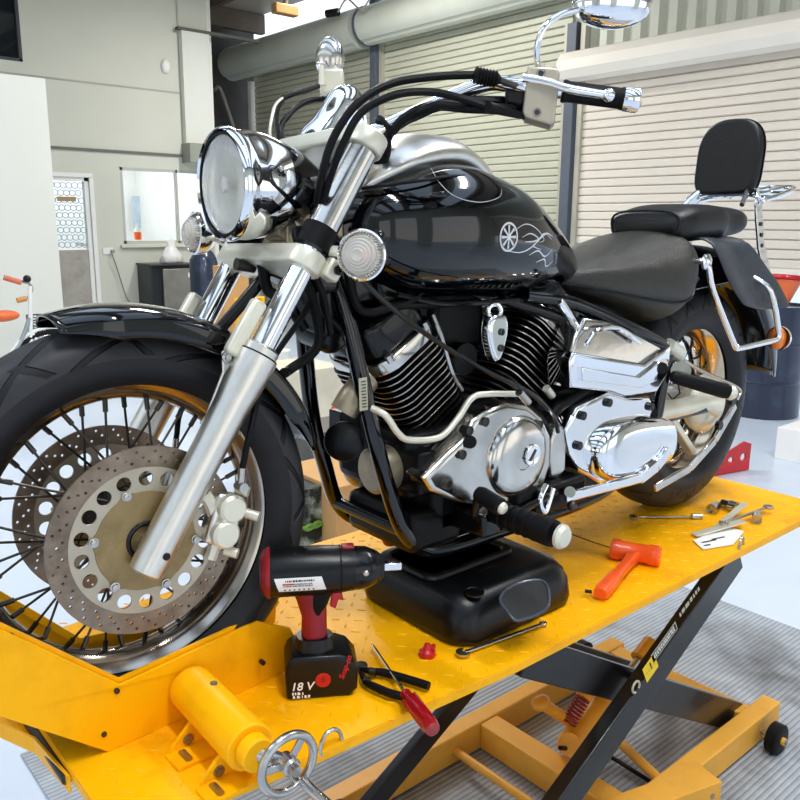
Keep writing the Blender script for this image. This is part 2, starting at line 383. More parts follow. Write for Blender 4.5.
for s in (-1, 1):
    h = []
    nh = 30
    holes = []
    for i in range(nh):
        for j, rr in enumerate((.125,.132,.141)): a = 2*pi*(i+.33*j)/nh; holes.append(circ2(.0024, 8, (rr*cos(a), rr*sin(a))))
    d = mapmb(splines([circ2(.149, 96), circ2(.1165, 72)[::-1]]+holes, .0045), AX+V((0,s*.0935,0)), (1,0,0), (0,0,1))
    dk = obj('brake_disc', d, discsteel, fwheel, T=STEER, smooth=30)
    ch = [circ2(.0112, 20, (.0985*cos(2*pi*(i+.3)/18), .0985*sin(2*pi*(i+.3)/18))) for i in range(18)]
    obj('disc_carrier', mapmb(splines([circ2(.1165, 72), circ2(.075, 60)[::-1]]+ch, .004, .0006), AX+V((0,s*.094,0)), (1,0,0), (0,0,1)), carrier, fwheel, T=STEER, smooth=30)
    sc = []
    for k in range(120):
        t = 2*pi*k/120; sc.append(((.079+.006*max(0,cos(6*(t+.2)))**3)*cos(t), (.079+.006*max(0,cos(6*(t+.2)))**3)*sin(t)))
    obj('hub_plate', mapmb(splines([sc, circ2(.029, 40)[::-1]], .007, .001), AX+V((0,s*.0935,0)), (1,0,0), (0,0,1)), bronze, fwheel, T=STEER, smooth=30)
    obj('hub_ring', MB().torus(AX+V((0,s*.097,0)), (0,1,0), .028, .004), blackmetal, fwheel, T=STEER)
    obj('hub_core', MB().cyl(AX+V((0,s*.06,0)), AX+V((0,s*.094,0)), .05, n=32), bronze, fwheel, T=STEER)
    for k in range(6):
        t = 2*pi*k/6-.2; p = AX+V((.081*cos(t), s*.097, .081*sin(t)))
        mb = MB(); mb.lathe([(0,.0075),(.003,.0075),(.0035,.006),(.008,.0055),(.0085,.003)], p, (0,s,0), 16)
        obj('disc_bolt', mb, steel, fwheel, T=STEER)

# ---- forks
forkp = {}
for s in (-1, 1):
    y = s*FY; b = V((-.008,y,.300))
    mb = MB(); L = lambda z: (z-.300)/FA.z
    mb.lathe([(-.016,.0),(-.016,.021),(-.012,.0265),(.01,.0275),(.20,.0275),(.27,.029),(.31,.033),(.352,.0345),(.36,.0345),(.362,.031),(.374,.031),(.378,.027),(.38,.0)], b, FA, 40)
    sl = obj('fork_slider', mb, fork_al, bike, T=STEER, smooth=30, label='brushed grey fork slider')
    obj('fork_dust_ring', MB().torus(b+FA*.361, FA, .032, .0022), blackrub, sl, T=STEER)
    obj('axle_pinch_bolt', MB().cyl(b+FA*.02+V((.006,s*.024,0)), b+FA*.02+V((.006,s*.0285,0)), .006, n=12), blackmetal, sl, T=STEER)
    mb = MB(); mb.cyl(b+FA*.375, fork(.95, y), .0205, n=32)
    obj('fork_tube', mb, chrome, bike, T=STEER)
    mb = MB(); mb.cyl(fork(.785, y), fork(.925, y), .0265, n=32)
    obj('fork_shroud', mb, chromeold, bike, T=STEER)
    obj('fork_clamp_band', MB().cyl(fork(.768, y), fork(.80, y), .030, n=32), blackrub, bike, T=STEER)
    # mudguard mounting lug on front of the slider
    lo = fork(.585, y)-FN*.038; hi = fork(.668, y)-FN*.036
    mb = MB(); mb.bar(lo+V((0,-s*.006,0)), hi+V((0,-s*.006,0)), .026, .022, hint=(0,1,0))
    obj('fender_mount', mb, cream, bike, bev=.007, segs=3, T=STEER)
    # stay running down inside the slider
    mb = MB(); p = [atS(px,py,-.108) for px,py in ((237,343),(222,352),(223,372),(206,416),(200,424),(216,430),(240,385),(258,350))]; p = [V((a.x,-s*a.y,a.z)) for a in p]
    mb.prism(p, (0,-s*.006,0))
    obj('fender_stay', mb, alloy, bike, bev=.002, T=STEER)
    obj('fender_bolt', MB().lathe([(0,.009),(.004,.009),(.006,.0055),(.009,.005)], V((atS(227,357,-.115).x, s*.113, atS(227,357,-.115).z)), (0,s,0), 16), steel, bike, T=STEER)
    # caliper
    cc = V((.126, y+s*.005, .338))
    cal = MB(); u2, v2 = V((sin(radians(20)),0,cos(radians(20)))), V((cos(radians(20)),0,-sin(radians(20))))
    cal.box(cc-V((0,s*.028,0)), (.055,.035,.085), axes=(v2,Y,u2))
    ca = obj('brake_caliper', cal, alloy, bike, bev=.008, T=STEER, label='silver two-piston brake caliper')
    for dz in (-.021,.021):
        obj('piston_cover', MB().lathe([(0,.024),(.014,.0235),(.019,.019),(.02,.001)], cc+u2*dz-V((0,s*.014,0)), (0,s,0), 28), cream, ca, T=STEER)
    obj('caliper_bridge', MB().box(cc+V((0,-s*.005,0)), (.03,.016,.03), axes=(v2,Y,u2)), cream, ca, bev=.004, T=STEER)
    for dz, dx in ((.052,.005),(-.05,.016),(.015,.036)):
        obj('caliper_bolt', MB().cyl(cc+u2*dz+v2*dx-V((0,s*.02,0)), cc+u2*dz+v2*(dx+.016)-V((0,s*.005,0)), .0085, n=14), cream, ca, T=STEER)
    mb = MB(); arc = [V((.112*cos(t),y-s*.02,.328+.112*sin(t))) for t in [radians(a) for a in range(-28,34,6)]]
    mb.tube(arc, .011, 8, sub=2)
    obj('caliper_bracket', mb, cream, ca, T=STEER)
    h0 = cc+u2*.06+V((0,s*.002,0))
    mb = MB(); mb.cyl(h0-V((0,s*.01,0)), h0+V((0,s*.012,0)), .008, n=14); mb.cyl(h0, h0+u2*.03-v2*.006, .006, n=12)
    bj = obj('banjo_fitting', mb, steel, ca, T=STEER)
    mb = MB(); mb.tube([h0+u2*.03-v2*.006, h0+u2*.09-v2*.01, fork(.60,y)+FN*.045-V((0,s*.03,0)), V((.34,s*.06,.69)), V((.33,s*.05,.78))], .0055, 8)
    obj('brake_hose', mb, blackrub, bike, T=STEER)

# ---- triple clamps
def clamp(z, th, wd, name, m, k=1):
    c = fork(z, 0); c.y = 0
    out = []
    for cx, a0 in ((FY,-90),(-FY,90)):
        for k_ in range(13): t = radians(a0+180*k_/12); out.append((wd*sin(t)*1.0*0+cx+wd*cos(t), wd*sin(t)))
    mb = splines([out], th, .005, 2)
    return obj(name, mapmb(mb, c, (0,1,0), -FN, FA), m, bike, T=STEER, smooth=40)
lc = clamp(.748, .034, .032, 'lower_fork_clamp', cream)
uc = clamp(.942, .034, .033, 'upper_fork_clamp', cream)
for s in (-1, 1):
    p = fork(.748, s*FY)+V((.036,s*.02,-.015))
    mb = MB(); mb.box(p, (.03,.03,.034), axes=(FN,Y,FA))
    obj('pinch_block', mb, cream, lc, bev=.005, T=STEER)
    mb = MB(); mb.lathe([(0,.0085),(.005,.0085),(.005,.004),(.002,.004)], p+V((.004,s*.0145,0)), (0,s,0), 16)
    obj('pinch_bolt', mb, blackmetal, lc, T=STEER)
obj('hose_splitter', MB().cyl(atS(236,264,.03), atS(254,267,.03), .011, n=18), darksteel, bike, T=STEER)
obj('steering_damper_tube', MB().cyl(atS(272,268,.02), atS(216,334,.06), .011, n=16), blackmetal, bike, T=STEER)
mb = MB(); mb.box((.36,0,.715),(.05,.16,.05)); mb.box((.385,0,.66),(.05,.11,.10)); obj('stem_casting', mb, blackmetal, bike, bev=.012, T=STEER)
obj('wiring_loom', MB().tube([atS(262,262,0), atS(268,290,.0), atS(285,300,-.03), atS(305,330,-.05)], .010, 10), blackrub, bike, T=STEER)
obj('steering_stem', MB().cyl(fork(.73,0)+FN*.04, fork(.95,0)+FN*.04, .024), blackmetal, bike, T=STEER)
obj('stem_nut', MB().lathe([(0,.02),(.01,.02),(.014,.015),(.02,.01)], fork(.97,0)+FN*.035, FA, 24), chrome, bike, T=STEER)

# ---- front mudguard
def fender(c, R, a0, a1, hw, skirt, name, m, T=None, n=48, taper=.25, flare=0):
    P = []
    for i in range(n+1):
        f = i/n; a = radians(a0+(a1-a0)*f); w = hw*(1-taper*max(0, abs(f-.5)*2-.72)/.28)
        row = []
        for k in range(21):
            t = -1+2*k/20; q = abs(t)
            if q < .8: yy = w*sin(q/.8*pi/2)*math.copysign(1,t); rr = R-(skirt*.42)*(1-cos(q/.8*pi/2))
            else: yy = w*math.copysign(1,t); rr = R-skirt*.42-skirt*.58*(q-.8)/.2*(1-.9*max(0, abs(f-.5)*2-.7)/.3)
            row.append(c+V((rr*cos(a), yy, rr*sin(a))))
        P.append(row)
    return obj(name, MB().grid(P), m, bike, solid=.003, smooth=60, T=T)
ff = fender(AX, .360, 105.5, 14, .080, .050, 'front_mudguard', blackpaint, STEER)

# ---- headlight
HC = V((.212,0,.874)); hl = obj('headlight', MB().lathe([(.012,.0),(.012,.080),(0,.0845),(-.012,.0885),(-.006,.0935),(.004,.0935),(.012,.0915),(.020,.0900),(.032,.0910),(.06,.0875),(.088,.079),(.090,.0)], HC, (1,0,0), 72), chrome, bike, T=STEER, smooth=50)
obj('headlight_bucket', MB().lathe([(.086,.0),(.087,.0785),(.10,.075),(.13,.064),(.16,.046),(.182,.026),(.190,0)], HC, (1,0,0), 64), blackpaint, hl, T=STEER, smooth=50)
obj('reflector', MB().lathe([(-.004,.0795),(.004,.072),(.0095,.055),(.011,.03),(.0115,.0)], HC, (1,0,0), 56, caps=False), reflector, hl, T=STEER)
obj('lens', MB().lathe([(-.016,.0),(-.0155,.03),(-.013,.06),(-.009,.0745),(-.005,.0805),(-.003,.0805),(-.007,.074),(-.010,.06),(-.0125,.03),(-.013,.0)], HC, (1,0,0), 56, caps=False), glass, hl, T=STEER)
obj('lens_gasket', MB().torus(HC-V((.006,0,0)), (1,0,0), .0825, .0026, 60, 8), blackrub, hl, T=STEER)
obj('headlight_bulb', MB().ell(HC-V((.002,0,0)), (.007,.014,.014)), reflector, hl, T=STEER)
obj('rim_screw', MB().ell(HC+V((-.011,0,-.091)), .005, 10, 6), steel, hl, T=STEER)
mb = MB(); mb.box((.33,0,.80), (.05,.07,.06)); mb.cyl((.31,-.03,.80),(.31,.03,.80),.02); mb.box((.37,0,.80),(.06,.14,.03))
obj('headlight_bracket', mb, tan, bike, bev=.004, T=STEER)
for s in (-1,1):
    obj('bracket_bolt', MB().cyl((.325,s*.036,.815),(.325,s*.043,.815),.009,n=6), steel, bike, T=STEER)
    obj('bracket_bolt', MB().cyl((.345,s*.036,.785),(.345,s*.043,.785),.009,n=6), steel, bike, T=STEER)

# ---- indicators
for s in (-1, 1):
    c = V((.352, s*.205, .757)) if s < 0 else atS(207,234,.225); d = V((-.84, s*.54 if s < 0 else s*.2, .0)); d = V((-.82,-.56,.02)) if s < 0 else V((-.97,.05,.05)); d.normalize()
    sh = obj('indicator', MB().lathe([(-.034,.0),(-.032,.012),(-.022,.028),(-.008,.038),(.006,.0405),(.013,.041),(.015,.0385),(.013,.036),(.0,.034)], c+d*.014, d, 44, caps=False), chrome, bike, T=STEER, label='round clear indicator on a short stalk')
    pr = [(.012,.038)]
    rg = [.036,.031,.026,.021,.016,.011]
    hz = [.016,.027,.033,.037,.039,.040]
    for a_, b_ in zip(rg, hz): pr += [(b_, a_), (b_+.0012, a_-.001), (b_+.0012, a_-.003), (b_-.0004+.001, a_-.0042)]
    pr.append((.0405,.0))
    obj('indicator_lens', MB().lathe(pr, c+d*.006, d, 44), lensind, sh, T=STEER)
    mbk = MB(); u, v, w = frame(d)
    for k in range(44):
        t = 2*pi*k/44; e = u*cos(t)+v*sin(t); mbk.bar(c+d*.020+e*.0375, c+d*.034+e*.0295, .0016, .0022, hint=e)
    obj('lens_ribs', mbk, chromeold, sh, T=STEER)
    obj('indicator_bulb', MB().ell(c+d*.010, .010), amberbulb, sh, T=STEER)
    obj('indicator_stalk', MB().cyl(V((.318 if s < 0 else c.x+.02,s*.135,.765)), c-d*.012, .0095, n=18), cream, sh, T=STEER)

# ---- handlebar and risers
ZC = .975
BP = [atS(375,132,-.10), atS(430,107,-.17), atS(482,85,-.25), atS(507,84,-.285), atS(532,87,-.315), atS(562,91,-.342), atS(640,101,-.43)]
BAR = lambda s: [V((BP[0].x-.008,0,BP[0].z-.003)), V((BP[0].x-.006,s*.05,BP[0].z-.003))]+[V((p.x, -s*p.y, p.z)) for p in BP]
mb = MB(); mb.tube([p for p in BAR(-1)[::-1]]+BAR(1)[1:], .0127, 16, sub=6)
hb = obj('handlebar', mb, chrome, bike, T=STEER)
for s in (-1, 1):
    b, q = (fork(.965, -.055)+FN*.0, V((BP[0].x-.006,-.055,BP[0].z-.002))) if s < 0 else (atS(316,142,.055), atS(346,108,.05))
    mb = MB(); rg = []
    u = V((0,1,0)); w = (q-b).normalized(); nn = u.cross(w).normalized(); kq = 1.0 if s < 0 else 1.05
    for f, a_, b_ in ((-.15,.030,.030),(0,.032,.032),(.3,.028,.030),(.65,.026,.033),(.95,.028,.040),(1.15,.026,.038),(1.35,.018,.024),(1.42,.006,.010)):
        rg.append([b+(q-b)*f+u*(a_*kq*math.copysign(abs(cos(t))**.8,cos(t)))+nn*(b_*kq*math.copysign(abs(sin(t))**.8,sin(t))) for t in [2*pi*k/28 for k in range(28)]])
    mb.rings(rg); obj('handlebar_riser', mb, chrome, bike, T=STEER, smooth=60)
    ge = BAR(s); g0, g1 = ge[7], ge[8]; gd = (g1-g0).normalized()
    kg = ((g1-g0).length-.002)/.140
    obj('handgrip', MB().lathe([(0,.017),(.004*kg,.0185),(.012*kg,.0165),(.105*kg,.0165),(.108*kg,.018),(.112*kg,.018)], g0, gd, 28), blackrub, bike, T=STEER)
    obj('bar_end', MB().lathe([(.0,.0185),(.004,.0195),(.022,.0195),(.026,.017),(.029,.008),(.030,0)], g0+gd*.112*kg, gd, 28), chrome, bike, T=STEER)
    # master cylinder / lever perch block
    m0 = g0-gd*.030
    out = [(-.026,.034),(.020,.038),(.026,.030),(.026,-.046),(.020,-.052),(-.022,-.046),(-.028,-.038)]
    blk = obj('control_block', mapmb(splines([out], .044, .004, 2), m0+V((-.006,0,-.008)), gd, V((.12,0,1)).normalized()), carrier if s < 0 else chromeold, bike, T=STEER, smooth=40)
    nf = V((gd.y,-gd.x,0)).normalized(); nf = nf if nf.x < 0 else -nf
    for dz in (.027,-.034):
        sc0 = m0+V((-.006,0,-.008))+nf*.0225+V((.12,0,1)).normalized()*dz-gd*.004
        b_ = MB(); b_.cyl(sc0-nf*.003, sc0, .0072, n=20); so_ = obj('block_screw', b_, darksteel, blk, T=STEER)
        obj('screw_ring', MB().torus(sc0, nf, .0055, .0016, 20, 6), steel, so_, T=STEER)
    if s > 0:
        pbox = atS(332,83,.36); fb = MB(); fb.box(pbox, (.055,.05,.055), axes=(V((.8,-.6,0)),V((.6,.8,0)),(0,0,1))); obj('fluid_reservoir', fb, cream, blk, bev=.006, T=STEER)
    mb = MB(); pv = g0+V((-.035,s*.0,.012))
    mb.tube([pv-gd*.04+V((0,0,.0)), pv+V((-.004,0,-.002)), pv+gd*.04+V((-.010,0,-.008)), pv+gd*.085+V((-.010,0,-.010)), pv+gd*.10+V((-.010,0,-.010))], lambda t: .0075-.001*t, 12)
    mb.ell(pv+gd*.104+V((-.010,0,-.010)), .0105)
    obj('hand_lever', mb, chrome, bike, T=STEER)
    # switch pod inboard
    mb = MB(); mb.box(g0-gd*.075+V((-.002,0,-.012)), (.034,.034,.046), axes=(gd, V((gd.y,-gd.x,0)), (0,0,1)))
    obj('switch_pod', mb, blackplast, bike, bev=.006, T=STEER)
    # mirror
    if s < 0:
        a = STI @ at(541,78,y=-.315); st = [a, STI @ at(537,52,y=-.33), STI @ at(544,28,y=-.34), STI @ at(560,15,y=-.345), STI @ at(577,10,y=-.35)]
        mc = STI @ at(612,5,y=-.36)
        md = V((-.55,-.80,-.25)).normalized()
    else:
        a = atS(322,76,.34); st = [a, a+V((0,0,.01)), atS(318,66,.35), atS(324,62,.37)]
        mc = atS(330,58,.38); md = V((.75,.60,0)).normalized()
    obj('mirror_stem_base', MB().cyl(a-V((0,0,.02)), a+V((0,0,.022)), .0095, .006, 16), cream, bike, T=STEER)
    mir = obj('mirror_stem', MB().tube(st, .0052, 12), chrome, bike, T=STEER)
    ux = V((md.y,-md.x,0)).normalized(); uz = V((0,0,1))
    mb = MB()
    rg = []
    W, H, D = (.068,.038,.036) if s < 0 else (.034,.046,.022)
    R = Matrix((ux, md, ux.cross(md))).transposed()
    mb.ell(mc, (W, D, H), 36, 20, R)
    obj('mirror_shell', mb, chrome if s < 0 else chromeold, mir, T=STEER)
# control cables
def cable(pts, r, name='cable', m=None, T=STEER):
    return obj(name, MB().tube(pts, r, 8, sub=8), m or blackrub, bike, T=T)
cable([atS(487,76,-.29), atS(470,75,-.27), atS(430,77,-.24), atS(390,84,-.215), atS(358,103,-.2), atS(335,135,-.185), atS(323,170,-.17), atS(318,200,-.12), (.36,-.05,.80)], .0065, 'clutch_cable')
cable([atS(490,108,-.30), atS(460,98,-.27), atS(430,92,-.25), atS(395,95,-.225), atS(362,112,-.2), atS(344,142,-.19), atS(332,172,-.17), atS(324,200,-.13), (.37,-.04,.80)], .0062, 'wiring_cable')
cable([atS(545,104,-.29), atS(500,102,-.27), atS(460,102,-.23), atS(430,108,-.2), atS(402,122,-.14), atS(388,136,-.12), atS(383,160,-.09), (.44,-.05,.88)], .0095, 'wiring_harness')
cable([atS(540,108,-.30), atS(505,109,-.29), atS(470,108,-.27), atS(432,106,-.2), atS(405,118,-.16), atS(392,132,-.14)], .0085, 'wiring_harness')
obj('cable_boot', MB().lathe([(0,.008)]+[(i*.0055+d, (.0135,.0105)[j]) for i in range(7) for j, d in ((0,.0015),(1,.004))]+[(.042,.007)], atS(475,75,-.285), atS(500,80,-.30)-atS(475,75,-.285), 18), blackrub, bike, T=STEER)
obj('cable_adjuster', MB().cyl(atS(500,80,-.3), atS(516,86,-.31), .0055), darksteel, bike, T=STEER)
obj('cable_sleeve', MB().cyl(atS(488,107,-.31), atS(527,117,-.31), .009, .005), blackrub, bike, T=STEER)
obj('cable_tie', MB().torus(atS(384,128,-.12), atS(400,118,-.13)-atS(384,128,-.12), .019, .005, 20, 8), blackrub, bike, T=STEER)
cable([atS(345,100,.2), atS(318,99,.25), atS(300,105,.24), atS(288,116,.22), atS(281,128,.2), atS(283,148,.14), (.35,.06,.84)], .006, 'brake_cable')
cable([atS(318,86,.3), atS(307,90,.28), atS(295,93,.26), atS(283,98,.25)], .006, 'throttle_sleeve')
cable([atS(283,98,.25), atS(277,103,.24), atS(273,112,.23), atS(270,133,.2), atS(274,150,.15)], .0032, 'throttle_cable', cream)
cable([atS(284,99,.25), atS(278,110,.23), atS(277,126,.2), atS(281,150,.15)], .0038, 'throttle_cable')
cable([(.35,-.05,.80),(.30,-.07,.79),(.33,-.1,.70),(.36,-.08,.62)], .006, 'wiring_cable')
# long thin clutch cable to the engine cover
obj('clutch_cable_lower', MB().tube([at(345,258,y=-.14), at(372,290,y=-.17), at(420,330,y=-.2), at(480,368,y=-.22), at(530,393,y=-.22), at(553,415,y=-.2), at(558,432,y=-.19)], .0048, 8), blackmetal, bike)
obj('cable_ferrule', MB().cyl(at(519,392,y=-.225), at(528,402,y=-.22), .008, n=14), steel, bike)

# ---- fuel tank
TK = [(.385,.76,.845,.05),(.42,.725,.88,.105),(.46,.70,.902,.140),(.52,.675,.922,.160),(.60,.662,.938,.170),(.68,.658,.938,.172),(.76,.656,.922,.166),(.84,.655,.900,.155),(.91,.657,.866,.136),(.97,.662,.828,.115),(1.03,.67,.784,.092),(1.075,.68,.742,.066),(1.095,.69,.72,.035)]
TKr = refine(TK, 5)
tank = obj('fuel_tank', loftsec(TKr, 56, 2.35), blackpaint, bike, smooth=80)
obj('tank_seam', MB().tube([V((x, -interp(TK,x)[2]*.62, interp(TK,x)[0]+.002)) for x in [.5,.6,.7,.8,.9,1.0]], .006, 8), blackmetal, tank)
def tanky(x, z, off=.0008):
    zb, zt, hw = interp([t for t in TKr], x); zc, hz = (zb+zt)/2, (zt-zb)/2; q = min(1, abs((z-zc)/hz)); p = 2.35
    return -(hw*(1-q**p)**(1/p)+off)
def ontank(mb2, px, py, sc=1, ax=.0):
    """lay a flat 2-D graphic on the left flank of the tank around pixel px,py"""
    q = at(px,py,y=-.155); 
    for it in range(4): q = at(px,py,y=tanky(q.x,q.z))
    out = []
    for p in mb2.v:
        x = q.x+(p.x*cos(ax)-p.y*sin(ax)); z = q.z+(p.x*sin(ax)+p.y*cos(ax)); out.append(V((x, tanky(x,z,.0007+max(0,p.z)), z)))
    mb2.v = out; return mb2
# round emblem with three tuning forks (ring and six spokes)
em = MB(); em0 = splines([circ2(.0235,40), circ2(.0200,40)[::-1]], .0006)
em.add(em0.v, em0.f)
for k in range(8):
    a = pi*k/4; o = [(.003,-.0012),(.0185,-.0023),(.0185,.0023),(.003,.0012)]; o = [(x*cos(a)-y*sin(a), x*sin(a)+y*cos(a)) for x, y in o]
    q = splines([o], .0006); em.add(q.v, q.f)
q = splines([circ2(.005,16)], .0006); em.add(q.v, q.f)
em.v = [p*1.2 for p in em.v]; obj('round_emblem', ontank(em, 509, 237), silverprint, tank)
def ribbon(pts, w):
    mb = MB(); P = [V((p[0],p[1],0)) for p in pts]; Q = []
    m = len(P)
    for i in range(m-1):
        p1, p2 = P[i], P[i+1]; p0 = P[i-1] if i else p1*2-p2; p3 = P[i+2] if i+2 < m else p2*2-p1
        for k in range(8):
            t = k/8; Q.append(.5*((2*p1)+(p2-p0)*t+(2*p0-5*p1+4*p2-p3)*t*t+(3*p1-p0-3*p2+p3)*t**3))
    Q.append(P[-1]); g = []
    for i, p in enumerate(Q):
        d = (Q[min(i+1,len(Q)-1)]-Q[max(i-1,0)]).normalized(); n = V((-d.y,d.x,0)); f = sin(pi*min(1,max(0.04,i/(len(Q)-1)))); g.append([p+n*w*(.3+.7*f)/2, p-n*w*(.3+.7*f)/2])
    return mb.grid(g)
# airbrushed silver flourishes
grm = MB()
for pts, w in (([(-.02,.012),(.03,.03),(.07,.022),(.10,.0),(.08,-.006)],.0022), ([(-.03,-.02),(.02,-.024),(.06,-.012),(.10,.012),(.135,.0)],.003), ([(.02,.005),(.05,.012),(.08,.0),(.06,-.012),(.09,-.02)],.003), ([(.05,-.03),(.08,-.022),(.11,-.034),(.14,-.02)],.0035), ([(.03,-.004),(.07,-.002),(.11,.012),(.14,.006)],.004), ([(.08,-.045),(.11,-.040),(.125,-.055),(.15,-.045)],.004)):
    q = ribbon(pts, w); grm.add(q.v, q.f)
obj('tank_graphic', ontank(grm, 516, 240), silverprint, tank)
g2 = ribbon([(-.06,.05),(-.075,.015),(-.055,-.012),(0,-.022),(.06,-.012),(.085,.005)], .0012)
obj('tank_pinstripe', ontank(g2, 475, 190), silverprint, tank)
# chrome console on top of the tank
CS = [(.415,.845,.878,.050),(.43,.85,.905,.088),(.47,.865,.938,.112),(.52,.88,.963,.118),(.57,.89,.978,.112),(.62,.90,.984,.104),(.68,.905,.980,.094),(.74,.89,.960,.078),(.80,.87,.928,.056),(.85,.86,.896,.030),(.87,.86,.88,.01)]
cs = obj('tank_console', loftsec(refine(CS,5), 44, 2.0), alloy, bike, smooth=80)
obj('console_seam', MB().tube([V((.42,-.09,.872)),V((.45,-.118,.878)),V((.52,-.137,.888)),V((.6,-.132,.899)),V((.7,-.115,.902)),V((.78,-.085,.898)),V((.84,-.05,.885))], .003, 8), blackrub, cs)
p = at(403,149,y=-.075)
obj('filler_badge', MB().ell(V((.50,-.07,.944)), (.016,.013,.003)), tan, cs)
obj('console_screw', MB().ell(V((.485,-.103,.915)), (.008,.005,.008)), steel, cs)

# ---- seats
SE = [(.985,.675,.705,.045,2.4),(1.03,.663,.722,.080,2.6),(1.09,.645,.735,.108,2.8),(1.16,.622,.748,.132,2.7),(1.24,.594,.765,.155,2.6),(1.31,.572,.782,.172,2.5),(1.37,.565,.795,.180,2.4),(1.42,.585,.80,.172,2.4),(1.46,.63,.80,.145,2.4),(1.48,.68,.78,.10,2.2)]
st_ = obj('rider_seat', loftsec(refine(SE,5), 56), leather2, bike, smooth=80, label='wide stitched rider seat')
pp = []
for x in [1.0,1.05,1.12,1.2,1.28,1.35,1.41,1.45,1.468]:
    zb, zt, hw = interp([s_[:4] for s_ in refine(SE,5)], x); pp.append(V((x, -(hw*(1-.44**2.5)**(1/2.5)+.0008), zb+(zt-zb)*.28)))
pp = pp+[V((p.x,-p.y,p.z)) for p in pp[::-1]]
obj('seat_piping', MB().tube(pp, .0035, 8, sub=5), leather, st_)
PS = [(1.425,.795,.828,.085,3),(1.44,.775,.850,.105,3.2),(1.48,.768,.862,.113,3.2),(1.52,.768,.870,.115,3),(1.60,.772,.872,.112,3),(1.66,.775,.872,.108,3),(1.70,.780,.870,.100,3),(1.78,.785,.866,.098,3),(1.82,.795,.858,.085,3)]
ps = obj('pillion_seat', loftsec(refine(PS,4), 44), leather, bike, smooth=80)
pp = [V((1.445+.0*abs(y), y, z)) for y, z in ((-.085,.79),(-.1,.81),(-.098,.835),(-.07,.848),(0,.852),(.07,.848),(.098,.835),(.1,.81),(.085,.79),(0,.785))]
obj('seat_piping', MB().tube([p-V((.012,0,0)) for p in pp], .003, 8, closed=True), leather, ps)
# ---- sissy bar
def padout(w, h):
    o = []
    for k in range(64):
        t = 2*pi*k/64; c_, s_ = cos(t), sin(t); p_ = 2.6 if s_ > 0 else 5
        o.append((w/2*math.copysign(abs(c_)**(2/p_), c_)*(1 if s_ < 0 else 1), h/2*math.copysign(abs(s_)**(2/p_), s_)))
    return o
q = splines([padout(.194,.216)], .034, .012, 4)
sp = obj('backrest_pad', mapmb(q, V((1.845,0,1.008)), Y, V((.12,0,1)).normalized()), leather, bike, smooth=60, label='padded black passenger backrest')
q = splines([padout(.190,.212)], .012, .002, 2)
obj('backrest_plate', mapmb(q, V((1.865,0,1.008)), Y, V((.12,0,1)).normalized()), chrome, bike, smooth=40)
q = splines([padout(.198,.220)], .004)
obj('backrest_piping', mapmb(q, V((1.857,0,1.008)), Y, V((.12,0,1)).normalized()), blackrub, sp)
for s in (-1, 1):
    pts = [V((1.862,s*.075,.93)), V((1.85,s*.09,.905)), V((1.83,s*.105,.885)), V((1.83,s*.112,.84)), V((1.855,s*.114,.76)), V((1.90,s*.118,.68)), V((1.925,s*.12,.62))]
    mb = MB()
    for a, b in zip(pts[:-1], pts[1:]): mb.bar(a, b+(b-a).normalized()*.006, .036, .007, hint=(0,1,0))
    up_ = obj('sissy_bar', mb, chrome, bike, bev=.0015)
    for z_, x_ in ((.82,1.838),(.79,1.847),(.76,1.856)): obj('slot', MB().cyl((x_,s*.118-.0,z_),(x_,s*.1175+s*.002,z_),.006,n=12), blackmetal, up_)
    obj('bar_bolt', MB().ell(V((1.84,s*.118,.885)), (.012,.006,.012)), chrome, up_)
    # triangular front strut
    obj('backrest_strut', MB().tube([V((1.862,s*.05,.94)), V((1.82,s*.075,.91)), V((1.77,s*.09,.872))], .007, 10), chrome, bike)
obj('backrest_crossbar', MB().tube([V((1.85,-.1,.895)),V((1.845,0,.91)),V((1.85,.1,.895))], .006, 10), chrome, bike)
# luggage rack
rk = obj('luggage_rack', MB().tube([V((1.86,-.10,.885)),V((1.98,-.10,.905)),V((2.08,-.09,.925)),V((2.11,-.05,.932)),V((2.11,.05,.932)),V((2.08,.09,.925)),V((1.98,.10,.905)),V((1.86,.10,.885))], .0075, 10), chrome, bike)
for y in (-.05,0,.05): obj('rack_rail', MB().tube([V((1.87,y,.897)),V((2.0,y,.915)),V((2.11,y,.934))], .0055, 10), chrome, rk)
for x, z in ((1.93,.90),(2.02,.914)): obj('rack_crossbar', MB().tube([V((x,-.1,z)),V((x,0,z+.004)),V((x,.1,z))], .0055, 10), chrome, rk)
# ---- rear wheel
RX = V((1.64,0,.327))
rw = obj('rear_wheel', MB().lathe([(-.09,.03),(-.085,.055),(-.06,.06),(-.05,.035),(.05,.035),(.06,.07),(.09,.075),(.095,.03)], RX, (0,1,0), 40), alloy, bike)
tyre(RX, .327, .202, .085, 'tyre', rw, None, rtread)
rim(RX, .208, .048, rw, m=mat('rear_rim_gold_reflection', '#cbb59a', .14, 1, .12, 10))  # gold reflection put into the rear rim's chrome colour
spokes(RX, .058, .055, .178, 36, rw)
# rear mudguard
rf = fender(RX, .435, 128, 4, .118, .09, 'rear_mudguard', blackpaint, None, taper=.05)
for s in (-1, 1):
    mb = MB(); mb.prism([V((1.36,s*.112,.70)),V((1.46,s*.112,.735)),V((1.72,s*.12,.735)),V((1.80,s*.12,.70)),V((1.74,s*.12,.665)),V((1.45,s*.112,.645))], (0,s*.012,0))
    obj('mudguard_strut', mb, blackpaint, bike, bev=.005)
